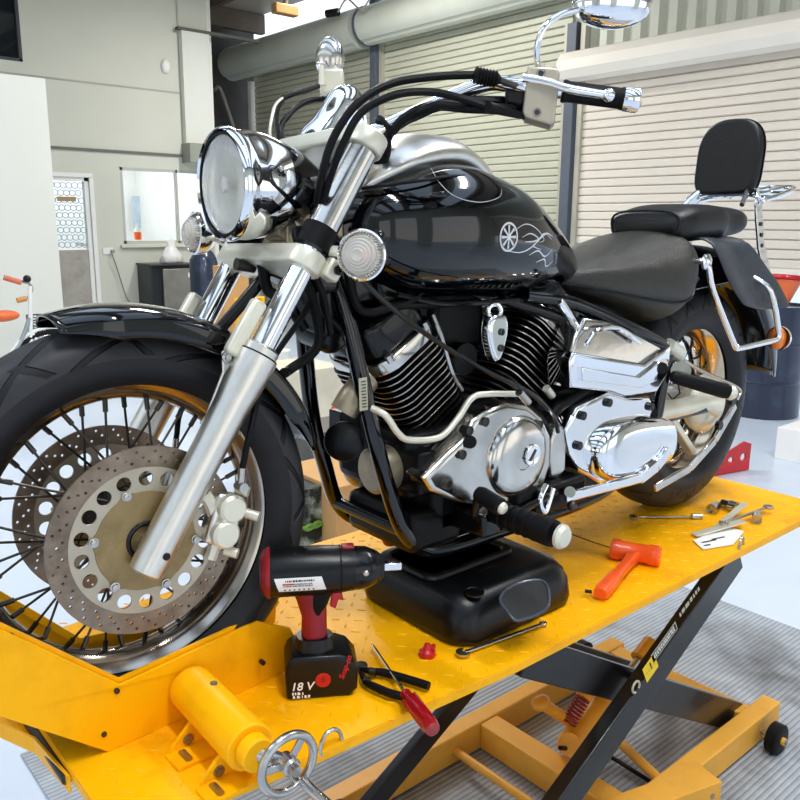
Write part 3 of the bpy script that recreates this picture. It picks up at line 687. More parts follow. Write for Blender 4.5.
# saddlebag yoke: draped grey leather flap each side
for s in (-1, 1):
    P = []
    rows = [(0.05,1.52,1.70,.785),(.10,1.525,1.715,.784),(.135,1.53,1.73,.770),(.15,1.54,1.76,.735),(.162,1.555,1.80,.695),(.175,1.575,1.85,.655),(.185,1.60,1.885,.628),(.19,1.62,1.90,.607)]
    for y, xa, xb, z in rows:
        P.append([V((xa+(xb-xa)*f, s*(y+.010*sin(f*pi*2+1)), z-(0.010*sin(f*pi) if z < .75 else 0)-.02*f*(z<.64))) for f in [k/12 for k in range(13)]])
    fl = obj('saddlebag_flap', MB().grid(P), greyleather, bike, solid=.007, sub=1, label='grey leather saddlebag flap')
    pts = [V((1.413,-.15,.727)),V((1.408,-.2,.723)),V((1.44,-.205,.657)),V((1.568,-.208,.512)),V((1.582,-.208,.502)),V((1.60,-.208,.497)),V((1.80,-.205,.500)),V((1.825,-.205,.506)),V((1.822,-.205,.53)),V((1.76,-.20,.64)),V((1.74,-.15,.68))]
    pts = [V((p.x, p.y*-s, p.z)) for p in pts]
    obj('saddlebag_rail', MB().tube(pts, .0078, 12, sub=4), chrome, bike)
    obj('rail_bolt', MB().lathe([(0,.02),(.006,.02),(.012,.012),(.014,0)], V((1.41,s*.195,.727)), (0,s,0), 20), chrome, bike)
    obj('rail_bolt', MB().ell(V((1.57,s*.15,.61)), (.009,.006,.012)), chrome, bike)
    # rear clear indicator hanging from the rail
    c = V((1.86,s*.19,.50)); sh = obj('rear_indicator', MB().ell(c, (.024,.022,.034)), amberbulb, bike, label='small amber rear indicator')
    obj('indicator_shell', MB().lathe([(0,.035),(.012,.034),(.022,.02),(.026,0)], c, (1,0,0), 24, caps=False), chrome, sh)
obj('tail_light', MB().ell((2.075,0,.56),(.03,.045,.035)), redtrans, bike)
obj('number_plate_bracket', MB().box((2.085,0,.48),(.006,.16,.10)), blackmetal, bike, bev=.002)
# ---- swingarm, drive
for s in (-1, 1):
    mb = MB(); mb.bar((1.15,s*.115,.33),(1.62,s*.122,.327),.035,.05,hint=(0,1,0)); 
    obj('swingarm', mb, blackmetal, bike, bev=.008)
mb = MB(); mb.lathe([(0,.0),(0,.075),(-.02,.085),(-.035,.08),(-.055,.055),(-.06,.03),(-.06,0)], V((1.63,-.085,.327)), (0,1,0), 40)
obj('final_drive_housing', mb, cream, bike)
obj('drive_shaft_tube', MB().lathe([(0,.030),(.01,.033),(.05,.033),(.05,.024),(.30,.026),(.32,.034),(.36,.05)], V((1.27,-.145,.352)), (1,.08,-.06), 32), cream, bike)
obj('shaft_boot', MB().lathe([(0,.034),(.01,.04),(.02,.034),(.03,.040),(.045,.033)], V((1.25,-.145,.353)), (1,.08,-.06), 28), blackrub, bike)
obj('shock_link', MB().bar((1.38,-.12,.36),(1.55,-.125,.20),.018,.03,hint=(0,1,0)), cream, bike, bev=.004)
mb = MB(); L_ = [at(655,488,y=-.155), at(690,468,y=-.155), at(715,440,y=-.16), at(735,405,y=-.16)]
for a, b in zip(L_[:-1], L_[1:]): mb.bar(a, b, .024, .010, hint=(0,1,0))
ms = obj('caliper_torque_arm', mb, chromeold, bike, bev=.004)
for px, py in ((730,400),(717,425)): obj('arm_bolt', MB().cyl(at(px,py,y=-.165), at(px,py,y=-.165)+V((0,-.012,0)), .013, n=14), blackmetal, ms)
# passenger peg and bracket
pg = MB(); a = at(672,376,y=-.20); b = V((a.x+.11,-.30,a.z-.03)); b = at(728,392,y=-.285)
pg.lathe([(0,.012),(.01,.017),((b-a).length-.012,.019),((b-a).length,.017)], a, b-a, 24)
pe = obj('passenger_footpeg', pg, blackrub, bike)
obj('peg_end', MB().lathe([(0,.018),(.01,.019),(.02,.012),(.022,0)], b, b-a, 24), cream, pe)
obj('peg_hanger', MB().tube([at(672,352,y=-.17), at(700,370,y=-.17), at(738,388,y=-.17), at(737,400,y=-.17)], .0045, 10), steel, bike)
obj('frame_cap', MB().lathe([(0,.018),(.05,.022),(.06,.02),(.064,0)], at(668,345,y=-.175), at(690,365,y=-.175)-at(668,345,y=-.175), 24), cream, bike)
obj('frame_lug', MB().cyl(at(681,371,y=-.18), at(681,371,y=-.21), .024, n=24), chromeold, bike)

# ---- frame
fr = obj('frame', MB().tube([V((.44,0,.86)),V((.46,0,.78)),V((.60,0,.70)),V((.95,0,.665)),V((1.15,0,.60)),V((1.3,0,.5))], .026, 14), blackpaint, bike)
for s in (-1, 1):
    mb = MB(); k = .1
    pts = [V((.375,s*.035,.80)), V((.385,s*.045,.735)), V((.405,s*.075,.625)), V((.440,s*.1,.43)), V((.475,s*.105,.31)), V((.505,s*.11,.23)), V((.55,s*.11,.18)), V((.62,s*.11,.158)), V((.8,s*.11,.155)), V((1.1,s*.115,.16)), V((1.22,s*.12,.20)), V((1.27,s*.13,.30))]
    dt = obj('frame_downtube', MB().tube(pts, .0165, 16), blackpaint, bike)
    pts = [V((.86,s*.095,.665)),V((.98,s*.125,.645)),V((1.15,s*.155,.585)),V((1.27,s*.165,.54)),V((1.33,s*.165,.515))]
    obj('seat_rail', MB().tube(pts, .015, 14), blackpaint, bike)
    pts = [V((.80,s*.08,.66)),V((.95,s*.11,.615)),V((1.15,s*.135,.545)),V((1.32,s*.15,.47))]
    obj('lower_seat_rail', MB().tube(pts, .012, 14), blackmetal, bike)
    obj('rear_frame_upright', MB().tube([V((1.318,s*.172,.505)),V((1.30,s*.172,.43)),V((1.285,s*.17,.345)),V((1.26,s*.16,.28))], .0135, 14), blackpaint, bike)
mb = mapmb(splines([rrect(.016,.062,.001)], .0006), at(361.5,393,y=-.110)+V((-.004,-.0105,0)), V((.95,-.3,.10)).normalized(), V((-.10,-.08,1)).normalized())
obj('compliance_sticker', mb, stickergrey, bike)
mb = MB()
for i in range(9):
    q = mapmb(splines([[(-.004+.0008*(i%3),-.001),(.005,-.001),(.005,.0008),(-.004,.0008)]], .0006), at(361.5,393,y=-.110)+V((-.004,-.0113,0))+V((-.10,-.08,1)).normalized()*(.024-.006*i), V((.95,-.3,.10)).normalized(), V((-.10,-.08,1)).normalized()); mb.add(q.v, q.f)
obj('sticker_print', mb, black, bike)
# dark clutter round the steering head
mb = MB(); mb.box((.47,0,.73),(.10,.12,.13)); mb.box((.55,0,.70),(.16,.16,.07)); mb.box((.42,0,.70),(.06,.09,.10))
obj('headstock_casting', mb, blackmetal, bike, bev=.012)
mb = MB(); mb.lathe([(-.05,.02),(-.045,.034),(.045,.036),(.05,.02)], (.395,0,.615), (0,1,.15), 24)
obj('ignition_coil_cover', mb, blackplast, bike, bev=.012)
mb = MB(); p = at(345,440,y=-.02); mb.lathe([(-.02,.02),(-.015,.036),(.015,.040),(.02,.03),(.022,0)], p, (-.7,-.7,0), 28); mb.box(p+V((.03,.04,.03)), (.05,.04,.04)); obj('horn', mb, blackplast, bike, bev=.002)
obj('front_hose', MB().tube([atS(283,372,-.07), V((.29,-.05,.56)), V((.345,-.06,.60)), V((.33,-.07,.68)), V((.31,-.06,.73))], .009, 10), blackrub, bike)
cable([V((.40,-.07,.74)),V((.42,-.09,.66)),V((.50,-.10,.665)),V((.60,-.09,.66))], .008, 'wiring_harness', T=None)
cable([V((.37,-.04,.73)),V((.36,-.06,.66)),V((.41,-.07,.60)),V((.43,-.05,.50))], .006, 'wiring_cable', T=None)
cable([at(345,245,y=-.12), at(380,300,y=-.13), at(400,305,y=-.13), at(420,297,y=-.13)], .004, 'wiring_cable', T=None)

# ---- engine
CK = V((.74,0,.30))
mb = MB(); mb.box((.80,0,.30),(.46,.26,.22)); mb.box((1.05,0,.33),(.30,.24,.20)); mb.box((.62,0,.35),(.22,.24,.14)); mb.box((.82,0,.195),(.52,.2,.05))
eng = obj('crankcase', mb, engblack, bike, bev=.025, segs=3)
def cylinder(c0, c1, name, hw, hl, mirror=1):
    ax = (c1-c0).normalized(); px_ = V((ax.z,0,-ax.x)); L = (c1-c0).length
    T_ = lambda a, b, h: c0+ax*h+px_*a+Y*b
    core = MB(); core.cyl(c0-ax*.02, c1+ax*.02, hw*.72, n=36)
    cy = obj(name, core, engblack, bike)
    n = 15
    for i in range(n):
        h = L*(i+.3)/n; sc = .93+.07*(i/n)
        pl = splines([rrect(2*hl*sc, 2*hw*sc, .045, 7)], .0042, .0)
        fb = MB(); fb.add([T_(p.x, p.y, h+p.z) for p in pl.v], pl.f)
        f_ = obj('cooling_fin', fb, finm, cy, smooth=30)
        ed = MB(); ol = rrect(2*hl*sc+.0008, 2*hw*sc+.0008, .045, 7); m = len(ol)
        for dz in (0,):
            vs = [T_(x, y, h+z) for x, y in ol for z in (-.0011,.0011)]
            ed.add(vs, [(2*k, 2*((k+1)%m), 2*((k+1)%m)+1, 2*k+1) for k in range(m)])
        obj('fin_edge', ed, finedge if i > 4 else finm, f_, smooth=60)
    # head
    hd = splines([rrect(2*hl*.98, 2*hw*.98, .05, 7)], .03, .004, 2)
    ring = MB(); ring.add([T_(p.x, p.y, L+.012+p.z) for p in hd.v], hd.f)
    obj('cylinder_head_band', ring, chromeold, cy, smooth=40)
    hd = splines([rrect(2*hl*.94, 2*hw*.90, .05, 7)], .075, .016, 3)
    top = MB(); top.add([T_(p.x, p.y, L+.062+p.z) for p in hd.v], hd.f)
    obj('rocker_cover', top, blackmetal, cy, smooth=60)
    for b in (-1, 1):
        for a in (-.6,.6): obj('head_bolt', MB().cyl(T_(a*hl, b*hw*.93, L+.02), T_(a*hl, b*hw*.93, L+.035), .008, n=6), steel, cy)
    return cy
cylinder(V((.650,-.005,.395)), V((.540,-.005,.572)), 'front_cylinder', .098, .088)
cylinder(V((.835,-.005,.405)), V((.965,-.005,.578)), 'rear_cylinder', .098, .092)
obj('plug_lead', MB().tube([at(433,315,y=-.11), at(441,335,y=-.125), at(452,372,y=-.13), at(462,390,y=-.12)], .004, 8), steel, bike)
obj('rear_head_trim', MB().tube([at(559,301,y=-.125), at(570,318,y=-.128), at(581,341,y=-.128)], .011, 12), chrome, bike)
# left covers: generator / clutch cover
def cover(pix, y0, depth, name, m, bev=.006, parent=bike, sub=3, z=None):
    P = smoothloop([at(px,py,y=y0) for px, py in pix], sub) if sub > 1 else [at(px,py,y=y0) for px, py in pix]
    q = splines([[(p.x,p.z) for p in P]], depth, bev, 3)
    q.v = [V((p.x, y0+depth/2+p.z, p.y)) for p in q.v]
    return obj(name, q, m, parent, smooth=45)
gc = cover([(424,478),(446,456),(466,438),(474,420),(488,411),(508,403),(528,405),(543,416),(552,436),(552,465),(545,488),(525,505),(500,512),(476,507),(450,501),(432,492)], -.178, .06, 'generator_cover', chromeold, .012, sub=1)
cover([(425,486),(433,462),(455,438),(475,415),(500,404),(525,402),(545,412),(556,440),(553,470),(540,498),(512,512),(470,506)], -.145, .05, 'engine_side_cover', engblack, .01, sub=1)
c = at(521,458,y=-.19)
obj('round_cover', MB().lathe([(0,.088),(.012,.0865),(.022,.080),(.028,.066),(.031,.045),(.032,.024),(.030,.022),(.030,0)], V((c.x,-.168,c.z)), (0,-1,0), 64), chromeold, gc)
cap = V((c.x+.022,-.200,c.z+.005))
obj('inspection_cap', MB().lathe([(0,.0225),(.004,.0225),(.0045,.020),(.0035,.018),(.0035,0)], cap, (0,-1,0), 36), chrome, gc)
q = splines([[(-.013,-.0018),(.013,-.0018),(.013,.0018),(-.013,.0018)]], .002); obj('cap_slot', mapmb(q, cap+V((0,-.0045,0)), V((.6,0,.8)), V((-.8,0,.6))), darksteel, gc)
for px, py in ((508,432),(470,431),(449,485),(486,422),(463,455),(497,500),(540,425)):
    p = at(px,py,y=-.184); bo = MB(); bo.cyl(p+V((0,.02,0)), p, .009, n=18); bo.torus(p, (0,1,0), .008, .002, 18, 6)
    obj('cover_bolt', bo, darksteel if py != 432 else steel, gc)
obj('cover_plug', MB().cyl(at(470,442,y=-.16), at(470,442,y=-.186), .013, n=20), engblack, gc)
mb = MB(); o = at(426,470,y=-.13); mb.box((o.x-.012,-.115,o.z),(.05,.075,.085)); obj('starter_housing', mb, engblack, bike, bev=.008)
o = at(418,468,y=-.125); obj('exhaust_header', MB().lathe([(-.095,.040),(-.09,.046),(-.03,.046),(-.028,.050),(-.018,.050),(-.016,.046),(.0,.046)], V((o.x+.03,-.06,o.z-.01)), (1,0,0), 32), tan, bike, label='heat-stained exhaust header')
obj('front_header_pipe', MB().tube([V((.52,.10,.36)),V((.56,.13,.29)),V((.62,.16,.24)),V((.8,.17,.2)),V((1.2,.19,.22)),V((1.9,.2,.26))], .021, 16), tan, bike)
obj('header_collar', MB().tube([V((.455,-.06,.525)),V((.42,-.065,.50)),V((.40,-.06,.47))], .026, 16), tan, bike)
obj('oil_pipe', MB().tube([at(372,408,y=-.14), at(386,416,y=-.165), at(398,433,y=-.17), at(410,440,y=-.17), at(440,437,y=-.17), at(458,418,y=-.17), at(472,398,y=-.17), at(488,394,y=-.175), at(522,394,y=-.18)], .0062, 12), cream, bike)
# decorative chrome horn cover
hb_ = smoothloop([(0,.042),(.021,.036),(.026,.010),(.018,-.022),(.008,-.040),(0,-.043),(-.008,-.040),(-.018,-.022),(-.026,.010),(-.021,.036)], 4)
q = splines([[(p.x*1.08,p.y*1.0) for p in [V((a.x,a.y,0)) for a in hb_]]], .03, .010, 4) if False else None
hb_ = [V((x,y,0)) for x, y in [(0,.042),(.021,.037),(.0265,.012),(.018,-.022),(.008,-.040),(0,-.043),(-.008,-.040),(-.018,-.022),(-.0265,.012),(-.021,.037)]]
q = splines([[(p.x*1.1,p.y*1.1) for p in smoothloop(hb_,4)]], .028, .009, 4)
p = at(498,338,y=-.16); ho = obj('chrome_side_trim', mapmb(q, V((p.x,-.15,p.z)), (1,0,0), (0,0,1)), chrome, bike, smooth=50)
for dz in (.012,-.020): 
    s_ = MB(); s_.torus(V((p.x+.005,-.166,p.z+dz)), (0,1,0), .0055, .002, 16, 6); obj('trim_bolt', s_, darksteel, ho)
obj('trim_hanger', MB().torus(V((p.x-.002,-.15,p.z+.052)), (.3,1,0), .014, .005, 20, 8), chrome, ho)
# middle cover
cover([(552,440),(557,425),(570,428),(567,445),(566,470),(558,480),(550,478)], -.165, .05, 'sprocket_cover', chromeold, .006, sub=1)
# transmission cover
tc_ = cover([(566,430),(577,408),(594,400),(610,392),(628,398),(650,396),(658,412),(667,424),(664,452),(640,474),(600,484),(578,470),(570,455)], -.175, .07, 'transmission_cover', chrome, .008, sub=1)
def bulge(pix, y0, ds, name, m, parent):
    P = smoothloop([at(px,py,y=y0) for px, py in pix], 4); cx = sum(p.x for p in P)/len(P); cz = sum(p.z for p in P)/len(P)
    rg = [[V((cx+(p.x-cx)*k, y0-d, cz+(p.z-cz)*k)) for p in P] for k, d in ds]
    return obj(name, MB().rings(rg), m, parent, smooth=70)
bulge([(596,476),(590,464),(590,446),(600,430),(620,419),(650,415),(667,422),(669,442),(660,460),(632,474),(610,480)], -.172, [(1,0),(1.0,.014),(.975,.024),(.93,.031),(.84,.036),(.6,.039),(.01,.040)], 'clutch_cover', chrome, tc_)
for px, py in ((580,446),(584,416),(610,403),(652,407)):
    p = at(px,py,y=-.182); bo = MB(); bo.cyl(p+V((0,.02,0)), p-V((0,.001,0)), .010, n=18); obj('cover_recess', bo, blackmetal, tc_)
    bo = MB(); bo.cyl(p, p-V((0,.002,0)), .006, n=6); obj('cover_bolt', bo, darksteel, tc_)
cover([(550,424),(560,404),(585,392),(612,388),(655,394),(672,408),(672,440),(650,480),(590,490),(565,478)], -.135, .06, 'transmission_case', engblack, .01, sub=1)
# chrome battery / tool cover
ab = cover([(571,362),(574,352),(645,364),(672,346),(669,374),(657,393),(625,397),(610,392),(572,388)], -.185, .07, 'lower_side_cover', chrome, .008, sub=1)
cover([(582,367),(640,377),(660,362),(657,381),(642,388),(583,381)], -.193, .012, 'cover_panel', chrome, .003, parent=ab, sub=1)
P0 = [at(px,py,y=-.178) for px, py in ((573,357),(590,318),(640,327),(672,345),(655,366),(640,364))]
P1 = [V((p.x+(1.12-p.x)*.06, -.11, p.z+.0)) for p in P0]
q = splines([[(p.x,p.z) for p in [at(px,py,y=-.175) for px, py in ((571,362),(580,338),(592,319),(614,322),(642,331),(673,347),(668,366),(640,372))]]], .06, .008, 3)
q.v = [V((p.x, -.172+.03+p.z+.12*max(0, p.y-.50), p.y)) for p in q.v]
obj('upper_side_cover', q, chromeold, bike, smooth=45)
obj('side_cover_ridge', MB().tube([at(586,345,y=-.183), at(598,330,y=-.178), at(618,328,y=-.178), at(640,342,y=-.18)], .006, 10), chrome, bike)
obj('side_cover_lock', MB().cyl(at(662,368,y=-.182), at(662,368,y=-.196), .014, n=20), blackmetal, bike)
# pegs and levers
a = V((.648,-.215,.262)); b = V((.656,-.375,.258))
fp = obj('rider_footpeg', MB().lathe([(0,.016),(.01,.022),(.14,.0265),(.148,.025),(.150,.020)], a, b-a, 28), blackrub, bike, label='black rubber rider footpeg')
for k in range(6): obj('peg_rib', MB().torus(a+(b-a)*(.2+.12*k), b-a, .0245, .002, 28, 6), blackrub, fp)
obj('peg_end', MB().lathe([(0,.0235),(.006,.0235),(.013,.018),(.015,0)], b, b-a, 28), cream, fp)
obj('peg_mount', MB().box((.645,-.17,.235),(.05,.10,.05)), blackmetal, bike, bev=.008)
a = at(478,493,x=.60); b = at(502,508,x=.60)
sg = obj('gear_shift_peg', MB().lathe([(0,.014),(.01,.017),((b-a).length-.005,.017),((b-a).length,.012)], a, b-a, 24), blackrub, bike)
obj('peg_end', MB().ell(b, (.012,.010,.012)), cream, sg)
obj('gear_shift_arm', MB().tube([a, V((.62,-.20,.25)), V((.70,-.205,.235)), at(556,492,y=-.205)], .008, 10), blackmetal, bike)
ln = MB(); pts = [at(566,497,y=-.215), at(605,487,y=-.215), at(640,478,y=-.215), at(656,466,y=-.215), at(667,452,y=-.215)]
for i, (a, b) in enumerate(zip(pts[:-1], pts[1:])): ln.bar(a, b+(b-a).normalized()*.004, .024 if i < 2 else .032, .012, hint=(0,1,0))
obj('side_stand', ln, chrome, bike, bev=.004, label='folded chrome side stand')
obj('side_stand_pivot', MB().cyl(at(570,492,y=-.20), at(570,492,y=-.225), .012, n=24), chromeold, bike)
obj('shift_linkage', MB().tube([at(546,485,y=-.2), at(540,500,y=-.21), at(545,512,y=-.21), at(553,488,y=-.21)], .006, 10), chrome, bike)
obj('shift_joint', MB().ell(at(572,506,y=-.22), .011), darksteel, bike)
mb = MB(); mb.box((.88,-.15,.235),(.20,.09,.06)); mb.box((.78,-.17,.24),(.07,.05,.07)); obj('peg_bracket', mb, engblack, bike, bev=.01)
mb = MB(); mb.box((.585,-.02,.215),(.14,.22,.09)); obj('lower_engine_mount', mb, engblack, bike, bev=.02)
obj('front_crossmember', MB().cyl((.505,-.11,.225),(.505,.11,.225),.013), blackmetal, bike)
mb = MB(); mb.box((1.17,.0,.47),(.16,.20,.24)); obj('airbox', mb, engblack, bike, bev=.02); mb = MB(); mb.box((.76,.03,.60),(.16,.06,.12)); obj('intake_cover', mb, engblack, bike, bev=.02)
obj('carburettor', MB().cyl((.75,-.03,.53),(.75,.07,.53),.035), engblack, bike)
obj('intake_fitting', MB().cyl(at(546,388,y=-.13), at(552,396,y=-.13), .009, n=14), cream, bike)
obj('intake_fitting', MB().cyl(at(556,408,y=-.15), at(566,402,y=-.15), .007, n=14), cream, bike)
obj('heat_hose', MB().tube([at(552,415,y=-.15), at(562,405,y=-.15), at(590,390,y=-.14), at(612,389,y=-.13)], .012, 12), blackrub, bike)
for s in (1,):
    obj('muffler', MB().lathe([(0,.03),(.05,.042),(.75,.045),(.80,.04),(.80,.03)], V((1.15,.20,.20)), (1,0,.05), 28), chrome, bike)
# ================================================================ LIFT TABLE
lift = thing('motorcycle_lift', 'yellow scissor lift table with diamond plate top carrying the motorcycle', 'lift table', (.9,0,FLOOR))
mb = MB()
edge = [(-.146,-.20),(-.03,-.285),(.17,-.305),(.34,-.313),(.60,-.328),(2.0,-.333),(2.0,.40),(.6,.40),(-.03,.36),(-.146,.28)]
q = splines([edge], .006); mb.add([V((p.x,p.y,p.z-.003)) for p in q.v], q.f)
tt = obj('table_top', mb, yellowplate, lift, smooth=30)
mb = MB(); rnd = random.Random(2)
nx = 0
x = -.10
while x < 1.97:
    y = -.31 if x > .3 else -.27
    j = 0
    while y < .385:
        if not (.05 < x < .30 and y < -.1) or True:
            a = radians(45 if (nx+j) % 2 else -45); ca, sa = cos(a), sin(a)
            vs = [V((x+u*ca-v*sa, y+u*sa+v*ca, .0+w)) for u, v, w in ((-.011,0,0),(0,-.0032,0),(.011,0,0),(0,.0032,0),(-.006,0,.0016),(.006,0,.0016))]
            mb.add(vs, [(0,1,4),(1,5,4),(1,2,5),(2,3,5),(3,4,5),(3,0,4)])
        y += .034; j += 1
    x += .034; nx += 1
obj('tread_studs', mb, yellowplate, tt, smooth=20)
mb = MB()
for a, b in zip(edge, edge[1:]+edge[:1]):
    A, B = V((a[0],a[1],-.022)), V((b[0],b[1],-.022)); mb.bar(A, B, .004, .036, hint=(0,0,1)) if False else None
    d = (B-A).normalized(); n = V((d.y,-d.x,0))
    mb.add([A-n*.003+V((0,0,.019)), B-n*.003+V((0,0,.019)), B+n*.001+V((0,0,.019)), A+n*.001+V((0,0,.019)), A-n*.003-V((0,0,-.003)), B-n*.003-V((0,0,-.003)), B+n*.001-V((0,0,-.003)), A+n*.001-V((0,0,-.003))], [(0,1,2,3),(4,5,6,7),(0,1,5,4),(2,3,7,6),(1,2,6,5),(0,3,7,4)])
obj('table_skirt', mb, yellowplate, tt)
# front tray extension
mb = MB(); Pt = [V((-.15,-.10,-.035)), at(36,752,z=-.035), at(-30,722,z=-.035), at(-60,660,z=-.035), V((-.15,.24,-.035))]
mb.prism(Pt, (0,0,-.004)); 
for a, b in zip(Pt[:3], Pt[1:4]):
    mb.bar(a+V((0,0,.012)), b+V((0,0,.012)), .004, .028, hint=(0,0,1))
obj('front_tray', mb, yellowplate, lift)
obj('tray_hinge', MB().cyl((-.15,-.09,-.02),(-.15,.23,-.02),.009), darksteel, lift)
# wheel vice: two jaws
for s in (-1, 1):
    y0 = s*.088
    pts = [V((-.078,y0,.0)), V((.30,y0*.80,.0)), V((.322,y0*.79,.02)), V((.325,y0*.79,.06)), V((.305,y0*.80,.082)), V((-.062,y0,.106)), V((-.34,y0*1.1,.395)), V((-.40,y0*1.1,.33)), V((-.38,y0*1.1,.275))]
    if s < 0:
        pts = [V((-.087,y0,.0)), V((.245,-.070,0)), V((.272,-.068,.015)), V((.282,-.068,.05)), V((.265,-.068,.085)), at(255,620,y=-.070), at(119,683,y=y0), at(0,628,y=y0-.006), at(-60,600,y=y0-.008), at(-60,692,y=y0-.008), at(0,715,y=y0-.006)]
    jaw = obj('vice_jaw', MB().prism(pts, (0,s*.006,0)), yellow, lift, bev=.0012)
    i_ = len(pts)
    tops = pts[3:7] if s > 0 else pts[5:9]
    mb = MB()
    for a, b in zip(tops[:-1], tops[1:]): mb.bar(a-V((0,s*.004,0)), b-V((0,s*.004,0)), .012, .005, hint=(0,1,0))
    obj('jaw_flange', mb, yellow, jaw)
    if s < 0:
        for px, py in ((116,690),(103,733),(68,668),(41,708),(262,662),(10,635)):
            p = at(px,py,y=y0-.002); obj('jaw_bolt', MB().cyl(p+V((0,.004,0)), p-V((0,.006,0)), .0045, n=8), darksteel, jaw)
mb = MB(); mb.cyl((.055,-.095,.058),(.048,-.300,.058),.037,n=40); mb.cyl((.048,-.300,.058),(.048,-.325,.058),.026,n=32)
vc = obj('vice_cylinder', mb, yellow, lift, bev=.003)
obj('lock_hole', MB().cyl((.062,-.165,.094),(.062,-.165,.0955),.006,n=16), darksteel, vc)
for yy in (-.165,-.265):
    mb = MB(); mb.prism([V((.060,yy,.002)),V((-.015,yy,.002)),V((-.012,yy,.012)),V((.030,yy,.05)),V((.060,yy,.05))], (0,.007,0)); mb.prism([V((-.025,yy,.0005)),V((.06,yy,.0005)),V((.06,yy-.045,.0005)),V((-.025,yy-.045,.0005))], (0,0,.005))
    br = obj('vice_bracket', mb, yellow, lift)
    obj('bracket_slot', mapmb(splines([rrect(.012,.034,.0055)], .0012), V((-.002,yy-.022,.0065)), (1,0,0), (0,1,0)), steel, br)
    obj('bracket_bolt', MB().lathe([(0,.009),(.002,.009),(.0025,.006),(.005,.006),(.005,0)], V((.014,yy,.016)), (0,-1,0), 16), bronze, br)
wc = at(288,764,y=-.355)
hw = obj('hand_wheel', MB().torus(wc, (0,1,0), .044, .0068, 56, 12), steel, lift)
obj('wheel_hub', MB().lathe([(0,.014),(.022,.014),(.026,.011),(.026,.008),(.036,.008),(.036,0)], wc+V((0,.012,0)), (0,-1,0), 24), steel, hw)
obj('wheel_shaft', MB().cyl(wc, (.048,-.31,.058), .012), steel, hw)
for k in range(3):
    a = 2*pi*k/3+.9; e = V((cos(a),0,sin(a))); obj('wheel_spoke', MB().bar(wc+e*.01, wc+e*.042, .012, .006, hint=(0,1,0)), steel, hw, bev=.002)
obj('crank_handle', MB().tube([wc+V((.018,-.01,-.03)), wc+V((.02,-.035,-.035)), wc+V((.021,-.075,-.036))], .008, 12), steel, hw)
def dring(px, py, r, ax):
    c = at(px,py,z=.0); p = [c+V(ax)*(r*cos(t))+V((0,0,1))*(r*1.25*sin(t)+.0) for t in [pi*k/14 for k in range(15)]]
    return obj('tie_down_ring', MB().tube([c+V(ax)*r-V((0,0,.01))]+p+[c-V(ax)*r-V((0,0,.01))], .0035, 10), steel, lift)
dring(331,745,.021,(1,0,0)); dring(741,547,.022,(.9,.2,0))
# scissor legs
def leg(name, a, b, w, h, m=legm): 
    a, b = V(a), V(b); return obj(name, MB().bar(a, b, h, w, hint=(0,1,0)), m, lift, bev=.003)
A0, A1 = at(737,551,y=-.29), at(564,797,y=-.29); A0 = A0+(A1-A0)*((A0.z+.040)/(A0.z-A1.z)); A1 = A1+(A1-A0)*((A1.z+.60)/(A0.z-A1.z))
la = leg('scissor_leg', A0, A1, .036, .082)
leg('scissor_leg', A0+V((0,.39,0)), A1+V((0,.39,0)), .022, .062)
B0, B1 = at(470,640,y=-.235), at(742,718,y=-.235)
B0 = B0+(B1-B0)*max(0, (B0.z+.075)/(B0.z-B1.z))
lb = leg('scissor_leg', B0, B1, .022, .088)
leg('scissor_leg', B0+V((0,.25,0)), B1+V((0,.25,0)), .018, .062, olive)
for x in (1.30, .915):
    z = A0.z+(A1.z-A0.z)*(A0.x-x)/(A0.x-A1.x)+.012
    leg('scissor_brace', (x,-.27,z), (x,.11,z), .008, .055, olive if x < 1 else legm)
pv = A0+(A1-A0)*(.5); 
obj('pivot_pin', MB().cyl(at(640,680,y=-.27), at(640,680,y=-.2), .012, n=20), steel, lift)
obj('slide_roller', MB().cyl((.50,.09,-.56),(.50,.12,-.56),.042,n=32), darksteel, lift)
obj('slide_roller', MB().cyl((.31,-.30,-.62),(.31,-.27,-.62),.03,n=32), darksteel, lift)
d_ = (A0-A1).normalized(); lu = d_; lv = V((-d_.z,0,d_.x)); 
def onleg(t, off=0, w=0): return A1+(A0-A1)*t+V((0,-.0145-off,0))+lv*w
def legdecal(px, py, w, h, m, name, r=.001):
    p = at(px,py,y=-.3095); return obj(name, mapmb(splines([rrect(w,h,r)], .0006), p, lu, lv, (0,-1,0)), m, la, smooth=30)
legdecal(650.5,668,.052,.05,amber,'warning_sticker')
legdecal(650.5,668,.046,.0012,black,'sticker_line')
q = text('!', .03); p = at(651,666,y=-.3105); obj('warning_mark', mapmb(q, p, lu, lv, (0,-1,0)), black, la)
legdecal(664.5,642,.112,.028,stickergrey,'rating_sticker'); legdecal(664.5,642,.106,.022,legm,'rating_panel')
for k in range(3): legdecal(664.5,642,.085,.003,stickergrey,'rating_text') if k == 0 else None
q = dashes(.095, 2, .0055, 3); obj('rating_print', mapmb(q, at(664.5,642,y=-.3110), lu, lv, (0,-1,0)), whiteprint, la)
q = dashes(.10, 1, .013, 8); obj('leg_lettering', mapmb(q, at(690,601,y=-.3105), lu, lv, (0,-1,0)), stickergrey, la)
mb = MB(); p = at(636,687,y=-.3105)
mb.tube([p+lu*(.014*cos(t))+lv*(.014*sin(t)) for t in [radians(a) for a in range(-60,241,25)]], .0028, 6); obj('hook_mark', mb, stickergrey, la)
